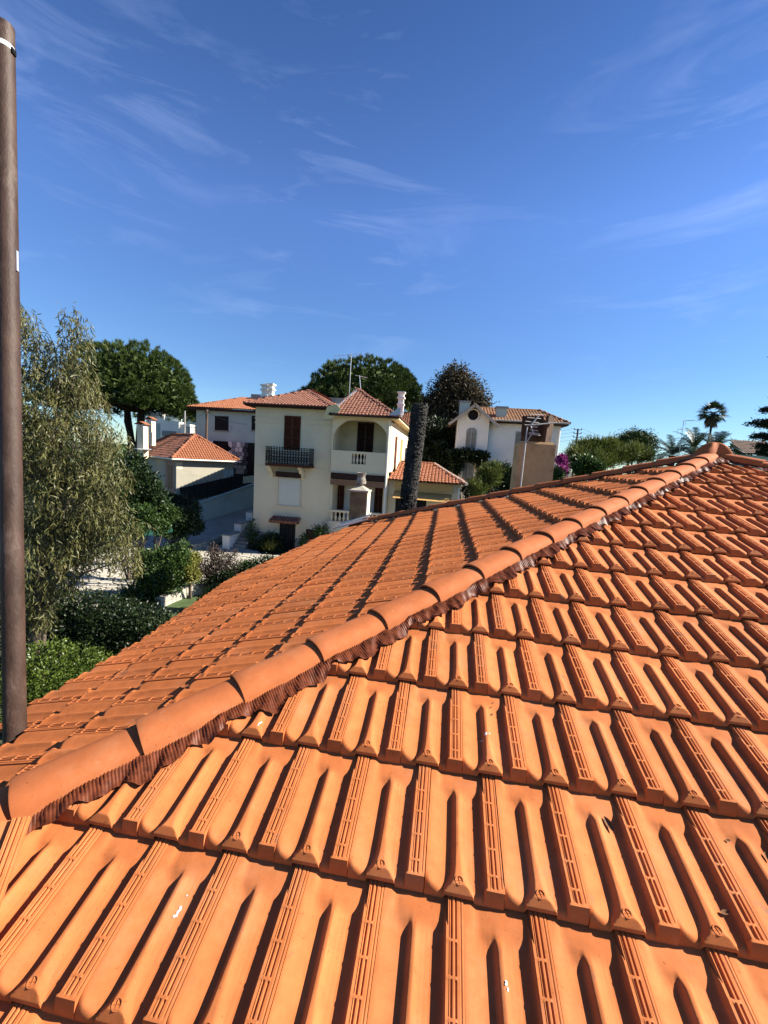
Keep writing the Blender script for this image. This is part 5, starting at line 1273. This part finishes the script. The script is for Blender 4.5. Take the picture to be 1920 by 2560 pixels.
up2 = thing('utility_pole', 'dark wooden utility pole before the grey house', 'utility pole', (*q1(1335, 1080, 39.6)[:2], GZ), 'utility poles')
ub2 = np.array(up2.location); ut2 = q1(1341, 838, 39.6)-ub2; MB().tube([(0, 0, 0), ut2], [.15, .11], 8).build('post', M_WOODP, up2)
k_ = MB(); k_.bar(ut2-(.25, 0, .25), ut2+(.25, 0, -.25), .07); k_.tube([ut2-(0, .1, .4), ut2-(0, .1, .9)], .06, 6); k_.build('bracket', M_IRON, up2)
up3 = thing('lamp_mast', 'thin grey mast between umbrella pine and grey house', 'mast', (*q1(1193, 1030, 40)[:2], GZ))
MB().tube([(0, 0, 0), q1(1198, 848, 40)-np.array(up3.location)], [.10, .07], 8).build('post', M_PLAST, up3)
wire(ut2+ub2-(0, 0, .2), q1(1600, 935, 38.8), .25, 'black wire drooping from the wooden pole to the grey house')
wire(ut2+ub2-(0, 0, .2), q1(1090, 905, 55), .6, 'black wire drooping left from the wooden pole')

# ---- burnt palm trunk without a crown
bp_ = thing('burnt_palm_trunk', 'tall black burnt palm trunk without crown before the villa annex', 'palm', (*at(1018, 1290, 16.5)[:2], GZ))
pbb = np.array(bp_.location); M_BURN = mat('burnt_bark', (.008, .007, .006), .95, .5, 3, col2=(.045, .040, .035), bump=.6, bscale=14)
prof = [(1018, 1290, 21), (1022, 1240, 20.5), (1030, 1180, 20), (1038, 1120, 20), (1044, 1070, 20), (1048, 1035, 19.5), (1050, 1018, 19)]
pth = [np.zeros(3)]+[at(x, y, 16.5)-pbb for x, y, _ in prof]; rad = [.36]+[r*16.5/FPX for _, _, r in prof]
mb = MB(); mb.tube(pth, rad, 18); mb.build('trunk', M_BURN, bp_, smooth=True)
V, F = [], []
for i in range(900):                                         # charred frond bases in rows up the trunk
    f = (i/900); seg = f*(len(pth)-2)+1 if len(pth) > 2 else 0; seg = f*(len(pth)-1); k = min(int(seg), len(pth)-2); c_ = pth[k]+(pth[k+1]-pth[k])*(seg-k); r_ = rad[k]+(rad[k+1]-rad[k])*(seg-k)
    th = i*2.399+random.uniform(-.5, .5); c_ = c_+np.array([0, 0, random.uniform(-.05, .05)]); o = np.array([math.cos(th), math.sin(th), 0]); s_ = np.array([-o[1], o[0], 0]); w_ = random.uniform(.05, .10); ln = random.uniform(.005, .05); i0 = len(V)
    V += [c_+o*(r_-.02)-s_*w_, c_+o*(r_-.02)+s_*w_, c_+o*(r_+ln*.75)+s_*w_*.55+(0, 0, .07), c_+o*(r_+ln*.75)-s_*w_*.55+(0, 0, .07), c_+o*(r_-.02)+(0, 0, .17)]
    F += [(i0, i0+1, i0+2, i0+3), (i0+3, i0+2, i0+4), (i0, i0+3, i0+4), (i0+1, i0+4, i0+2)]
me = D.meshes.new('frond_stubs'); me.from_pydata([tuple(map(float, v)) for v in V], [], F); link('frond_stubs', me, M_BURN, bp_)['kind'] = 'stuff'
V, F = [], []
for i in range(46):
    th = random.uniform(0, 6.28); o = pth[-1]+np.array([math.cos(th)*.27, math.sin(th)*.27, -random.uniform(0, .9)]); d_ = np.array([math.cos(th)*.5, math.sin(th)*.5, random.uniform(-.2, .9)]); l = random.uniform(.12, .30); i0 = len(V); s_ = np.array([-math.sin(th), math.cos(th), 0])*.035
    V += [o-s_, o+s_, o+d_*l]; F.append((i0, i0+1, i0+2))
me = D.meshes.new('fibre'); me.from_pydata([tuple(map(float, v)) for v in V], [], F); link('fibre', me, mat('grey_palm_fibre', (.20, .19, .17), .95, .3, 6), bp_)

# ================================================================== things standing on the near roof
M_RUST = mat('rusty_pipe', (.034, .017, .010), .62, .28, 14, col2=(.066, .038, .027), bump=.14, bscale=120, stretch=(1, 1, .35), spec=.3, stain=(.11, .08, .062), stain_scale=7, stain_lo=.56, stain_hi=.70)
pole = thing('rusty_pole', 'tall rusty brown pole with a white band near its top at the left edge', 'pole', tuple(at(38, 1860, 1.98)))
p0 = np.array(pole.location); tops = at(10, 66, 2.10)-p0; mids = tops*.4; ax = tops/np.linalg.norm(tops); print('pole', p0)
sm = MB(); sm.tube([ax*(-(p0[2]-GZ)), (0, 0, 0), tops*.5, tops], [.0445, .0445, .0435, .0425], 32); sm.build('pipe', M_RUST, pole, smooth=True)
bd = MB(); c_ = tops-ax*.12; bd.tube([c_-ax*.012, c_+ax*.012], .0440, 32); bd.build('white_band', mat('white_tape', (.62, .63, .66), .5, .06, 12), pole, smooth=True)
bc = MB(); bc.obox(c_+C_RIGHT*.045-ax*.012, C_RIGHT, np.cross(ax, C_RIGHT), ax, .005, .012, .014); bc.build('band_clip', M_IRON, pole)
cl = MB(); cl.obox(tops*.66+C_RIGHT*.045, C_RIGHT, np.cross(ax, C_RIGHT), ax, .004, .006, .05); cl.build('bracket', M_ALU, pole)

# ---- low concrete chimney with a terracotta pot at the far hip end
M_OLDC = mat('stained_concrete', (.13, .090, .045), .95, .3, 4, col2=(.26, .19, .10), bump=.35, bscale=18, stain=(.05, .045, .038), stain_scale=3, stain_lo=.50, stain_hi=.66)
ch = thing('small_chimney', 'small stained square chimney with pale cap and pot at the roof corner', 'chimney', (0, 0, 0))
dC = 8.5
pc = at(897, 1290, dC); hw_ = .165; zt_ = at(900, 1228, dC)[2]
MB().box((pc[0]-hw_, pc[1]-hw_, pc[2]-1.2), (pc[0]+hw_, pc[1]+hw_, zt_)).build('shaft', M_OLDC, ch)
rs = MB(); rs.box((pc[0]+hw_+.001, pc[1]-hw_, pc[2]-1.2), (pc[0]+hw_+.02, pc[1]+hw_, zt_)); rs.build('side_face', mat('sunlit_side_tone', (.60, .54, .40), .95, .12, 3), ch)  # right side paler than the shaft: sunlight painted into its colour
cp = MB(); o_ = .035
cp.box((pc[0]-hw_-o_, pc[1]-hw_-o_, zt_+.002), (pc[0]+hw_+o_, pc[1]+hw_+o_, zt_+.035)); M_LIME = mat('pale_mortar', (.36, .33, .26), .95, .15, 4, bump=.3, bscale=20)
cp.build('cap_slab', M_LIME, ch)
cp = MB(); cp.add([(pc[0]-hw_, pc[1]-hw_, zt_+.037), (pc[0]+hw_, pc[1]-hw_, zt_+.037), (pc[0]+hw_, pc[1]+hw_, zt_+.037), (pc[0]-hw_, pc[1]+hw_, zt_+.037), (pc[0], pc[1], zt_+.15)], [(0, 1, 4), (1, 2, 4), (2, 3, 4), (3, 0, 4)]); cp.build('cap_mortar', M_LIME, ch)
zp_ = zt_+.10; MB().lathe((pc[0]+.01, pc[1], zp_), [(0.053, 0.000), (0.059, 0.032), (0.098, 0.060), (0.102, 0.096), (0.089, 0.144), (0.079, 0.176), (0.081, 0.208), (0.099, 0.252), (0.103, 0.272), (0.083, 0.276), (0.073, 0.240)], 18).build('pot', mat('mottled_pot', (.17, .14, .10), .9, .4, 9, col2=(.38, .35, .30), stain=(.06, .05, .045), stain_scale=7, stain_lo=.52, stain_hi=.6), ch, smooth=True)
zr_ = lambda x, y, h=.07: TS*(x+CL)+h
X0, Y0 = pc[0], pc[1]; ls = MB()
ls.add([(X0-.40, Y0-.50, zr_(X0-.40, 0)), (X0+.26, Y0-.42, zr_(X0+.26, 0)), (X0+.26, Y0+.02, zr_(X0+.26, 0)+.10), (X0-.28, Y0-.02, zr_(X0-.28, 0)+.06)], [(0, 1, 2, 3)])
for f in (.05, .35, .65):
    a_ = np.array([X0-.40, Y0-.50, zr_(X0-.40, 0)+.01])*(1-f)+np.array([X0-.28, Y0-.02, zr_(X0-.28, 0)+.07])*f; b_ = np.array([X0+.26, Y0-.42, zr_(X0+.26, 0)+.01])*(1-f)+np.array([X0+.26, Y0+.02, zr_(X0+.26, 0)+.11])*f; ls.bar(a_, b_, .05, .025)
ls.build('lead_apron', M_ZINC, ch)

# ---- big brown rendered chimney with tile windbreak and aerial
bc_ = thing('large_chimney', 'large brown rendered chimney with upright slabs on top behind the far hip', 'chimney', (0, 0, 0))
dB_ = 7.4
M_BRR = mat('brown_weathered_render', (.44, .27, .125), .95, .25, 2.2, col2=(.60, .40, .20), bump=.2, bscale=14, stain=(.22, .13, .065), stain_scale=2.2, stain_lo=.52, stain_hi=.66)
bl_, br_ = q3(1228, 750, dB_), None
cA = at(880+1222/2.9625, 860+900/2.9625, dB_); cB = at(880+1492/2.9625, 860+900/2.9625, dB_); zt_ = at(880+1365/2.9625, 860+742/2.9625, dB_)[2]
hx = (cB[0]-cA[0])/2; cx_ = (cA[0]+cB[0])/2; cy_ = cA[1]+.30
def tap(b, x0, x1, y0, y1, z0, z1, t_): 
    V = [(x0, y0, z0), (x1, y0, z0), (x1, y1, z0), (x0, y1, z0), (x0+t_, y0+t_, z1), (x1-t_, y0+t_, z1), (x1-t_, y1-t_, z1), (x0+t_, y1-t_, z1)]
    b.add(V, [(0, 3, 2, 1), (4, 5, 6, 7), (0, 1, 5, 4), (1, 2, 6, 5), (2, 3, 7, 6), (3, 0, 4, 7)]); return b
tap(MB(), cx_-hx, cx_+hx, cy_-.30, cy_+.30, zt_-1.6, zt_, .012).build('shaft', M_BRR, bc_)
tp = MB(); tap(tp, cx_-hx+.03, cx_+hx-.03, cy_-.27, cy_+.27, zt_+.001, zt_+.04, .02); tp.build('cap_mortar', M_BRR, bc_)
M_SLAB = mat('dark_brown_slab', (.050, .028, .018), .85, .3, 5, col2=(.10, .055, .032), stain=(.16, .10, .07), stain_scale=4)
zS = at(880+1400/2.9625, 860+528/2.9625, dB_)[2]
xA_, xB_, xC_, xD_ = [at(880+v/2.9625, 860+640/2.9625, dB_)[0] for v in (1282, 1395, 1432, 1500)]
MB().obox(((xA_+xB_)/2+.03, cy_+.05, (zt_+zS)/2), (1, 0, .04), (0, 1, .10), (-.04, -.1, 1), (xB_-xA_)/2+.05, .025, (zS-zt_)/2).build('slab', M_SLAB, bc_)
MB().obox(((xC_+xD_)/2-.02, cy_-.12, (zt_+zS)/2), (.55, .83, 0), (-.83, .55, .05), (.03, -.05, 1), .13, .025, (zS-zt_)/2-.01).build('slab', M_SLAB, bc_)
MB().obox(((xB_+xC_)/2+.02, cy_+.22, (zt_+zS)/2-.02), (1, 0, 0), (0, 1, .05), (0, -.05, 1), .12, .02, (zS-zt_)/2-.03).build('slab', M_SLAB, bc_)
ant = thing('chimney_antenna', 'white comb shaped television aerial clamped to the large brown chimney', 'antenna', tuple(at(880+1250/2.9625, 860+1050/2.9625, dB_-.15)))
ab = np.array(ant.location)
def qa(cx, cy): return at(880+cx/2.9625, 860+cy/2.9625, dB_-.15)-ab
M_AL2 = mat('white_aluminium', (.42, .41, .38), .6, .1, 8, metal=.1)
mb = MB(); mb.tube([qa(1248, 1060), qa(1285, 735), qa(1298, 615)], .012, 8); mb.tube([qa(1298, 720), qa(1330, 665)], .009, 5); mb.build('mast', M_AL2, ant, smooth=True)
ae = MB()
for (y0_, x0_, x1_, dy_) in ((520, 1312, 1420, 6), (545, 1298, 1400, 8), (572, 1285, 1385, 12), (598, 1278, 1375, 10), (612, 1320, 1372, 6), (635, 1320, 1378, 8), (655, 1312, 1390, 10), (664, 1310, 1396, 14)):
    a_, b_ = qa(x0_, y0_), qa(x1_, y0_+dy_); ae.tube([a_, b_], .0075, 5)
ae.tube([qa(1385, 530), qa(1335, 590), qa(1310, 600)], .012, 5); ae.tube([qa(1325, 610), qa(1348, 668)], .012, 5); ae.tube([qa(1300, 600), qa(1520, 582)], .010, 6)
for i in range(9): c_ = qa(1375+i*17, 596-i*1.6); ae.tube([c_-(0, .12, .012), c_+(0, .12, .012)], .011, 5)
ae.build('aerial', M_AL2, ant)

# ---- spare tile lying loose on the hip end, leaves and bird droppings on the tiles
lt = thing('loose_tile', 'spare clay tile lying loose across the hip end at the left edge', 'roof tile', (0, 0, 0))
def on_front(px, py, h=.05):
    r = C_RIGHT*((px-960)/FPX)+C_DOWN*((py-1280)/FPX)+C_FWD; k = (TS*CAMP[1]-CAMP[2]+h/CS)/(r[2]-TS*r[1]); return CAMP+r*k
pA = on_front(60, 2026, .150); pB = on_front(-34, 2300, .085); yv = pA-pB; yv /= np.linalg.norm(yv)
xv = np.cross(yv, FR[2]); xv /= np.linalg.norm(xv); xv = xv*math.cos(.25)+np.cross(yv, xv)*math.sin(.25); zv = np.cross(xv, yv)
tl_ = D.objects.new('tile_body', TILE_ME); COL.objects.link(tl_); tl_.parent = lt; tl_.matrix_local = mw(pA-yv*.44-xv*.20, (xv, yv, zv))
nb_ = MB(); 
for k in (.30, .62): nb_.obox(pA-xv*.20-yv*.025+xv*k*W+zv*.012, xv, yv, zv, .012, .008, .012)
nb_.build('nib', M_TILE, lt)
M_DRY = mat('dry_leaf', (.12, .055, .022), .8, .3, 20); M_WHT = mat('bird_lime', (.72, .74, .78), .8, .1, 40)
def fleaf(px, py, size, label, ang, curl=.35):
    p = on_front(px, py, .0); x, y = p[0], p[1]; h = float(front_h(np.array([x]), np.array([y]))[0]); p = np.array([x, y, TS*y+(h+.004)/CS])
    u_ = FR[0]*math.cos(ang)+FR[1]*math.sin(ang); v_ = -FR[0]*math.sin(ang)+FR[1]*math.cos(ang); V = []; F = []; n = 7
    for i in range(n):
        t_ = i/(n-1); w_ = size*.24*math.sin(math.pi*min(1, t_*.95+.05))**.8
        for s_ in (-1, 0, 1): V.append(u_*(t_-.5)*size+v_*w_*s_+FR[2]*(size*curl*(abs(s_)*.5*w_/size*4+.35*(2*t_-1)**2)))
    for i in range(n-1):
        for k in (0, 1): F.append((i*3+k, i*3+k+1, i*3+k+4, i*3+k+3))
    me = D.meshes.new('fallen_leaf'); me.from_pydata([tuple(map(float, v)) for v in V], [], F); o = link('fallen_leaf', me, M_DRY); o.location = p
    tag(o, label, 'leaf', 'dry leaves on the tiles')
fleaf(1519, 2068, .048, 'largest curled dry leaf lying on a tile rib at lower right', 1.9)
fleaf(1228, 1795, .016, 'dark leaf scrap above the bird dropping on the tiles', 1.2); fleaf(1226, 1776, .012, 'topmost dark leaf scrap above the bird dropping', .6)
fleaf(1808, 2303, .026, 'brown dry leaf beside an embossed disc at lower right', .3); fleaf(1818, 2108, .018, 'small dark scrap on the flat head of a right tile', .2)
fleaf(1233, 1763, .010, 'tiny dark scrap on a bright channel in the middle rows', .9)
fleaf(1915, 2150, .030, 'dark curled leaf at the right picture edge', 1.4)
def dropping(spots, label):
    V, F = [], []
    for (px, py, l, w_, ang) in spots:
        p = on_front(px, py, .0); x, y = p[0], p[1]; i0 = len(V); n = 12
        rim = []
        for k in range(n):
            a_ = 2*math.pi*k/n; rr_ = random.uniform(.35, 1.1); dx = math.cos(a_)*l*.8*rr_; dy = math.sin(a_)*w_*rr_; ux_ = dx*math.cos(ang)-dy*math.sin(ang); vy_ = dx*math.sin(ang)+dy*math.cos(ang)
            X, Y = x+ux_, y+vy_*CS; h = float(front_h(np.array([X]), np.array([Y]))[0]); rim.append(np.array([X, Y, TS*Y+(h+.0009)/CS]))
        h = float(front_h(np.array([x]), np.array([y]))[0]); V += rim+[np.array([x, y, TS*y+(h+.003)/CS])]; F += [(i0+k, i0+(k+1) % n, i0+n) for k in range(n)]
    me = D.meshes.new('bird_dropping'); me.from_pydata([tuple(map(float, v)) for v in V], [], F); o = link('bird_dropping', me, M_WHT); tag(o, label, 'bird dropping', 'bird droppings on the tiles')
dropping([(447, 2288, .014, .005, 1.2), (440, 2302, .010, .004, .9), (452, 2278, .006, .003, 1.3), (468, 2246, .005, .0015, 1.2)], 'streaky white bird dropping on a tile near the lower left')
dropping([(1212, 1858, .012, .007, .4), (1222, 1853, .007, .004, 2.0), (1203, 1865, .008, .0025, .5)], 'white bird dropping splashed beside a channel in the middle of the roof')
dropping([(1262, 2486, .010, .004, 1.4), (1266, 2500, .006, .003, 1.2)], 'faint white bird dropping on a channel at the bottom')
dropping([(668, 1782, .020, .0028, 1.5), (650, 1835, .022, .0025, 1.35), (670, 1768, .006, .005, 0)], 'long thin white dropping running down from the flashing')

# ---- far belt of trees and gardens that closes the view at ground level
n_ = 26000; th_ = RNG.uniform(-.45, math.pi+.45, n_); rd_ = RNG.uniform(105, 200, n_)
cl_ = 5.2+1.6*np.sin(th_*23+1)+1.0*np.sin(th_*61)+.6*np.sin(th_*140)
P = np.stack([rd_*np.cos(th_), rd_*np.sin(th_), GZ+cl_*RNG.random(n_)**.7], 1)
o = leaf_mesh('distant_woods', P, RNG.normal(size=P.shape)+np.array([0, 0, .4]), RNG.uniform(1.0, 2.0, n_), .8, M_MID, None)
tag(o, 'far belt of low green trees along the horizon', 'woods', kind='stuff')
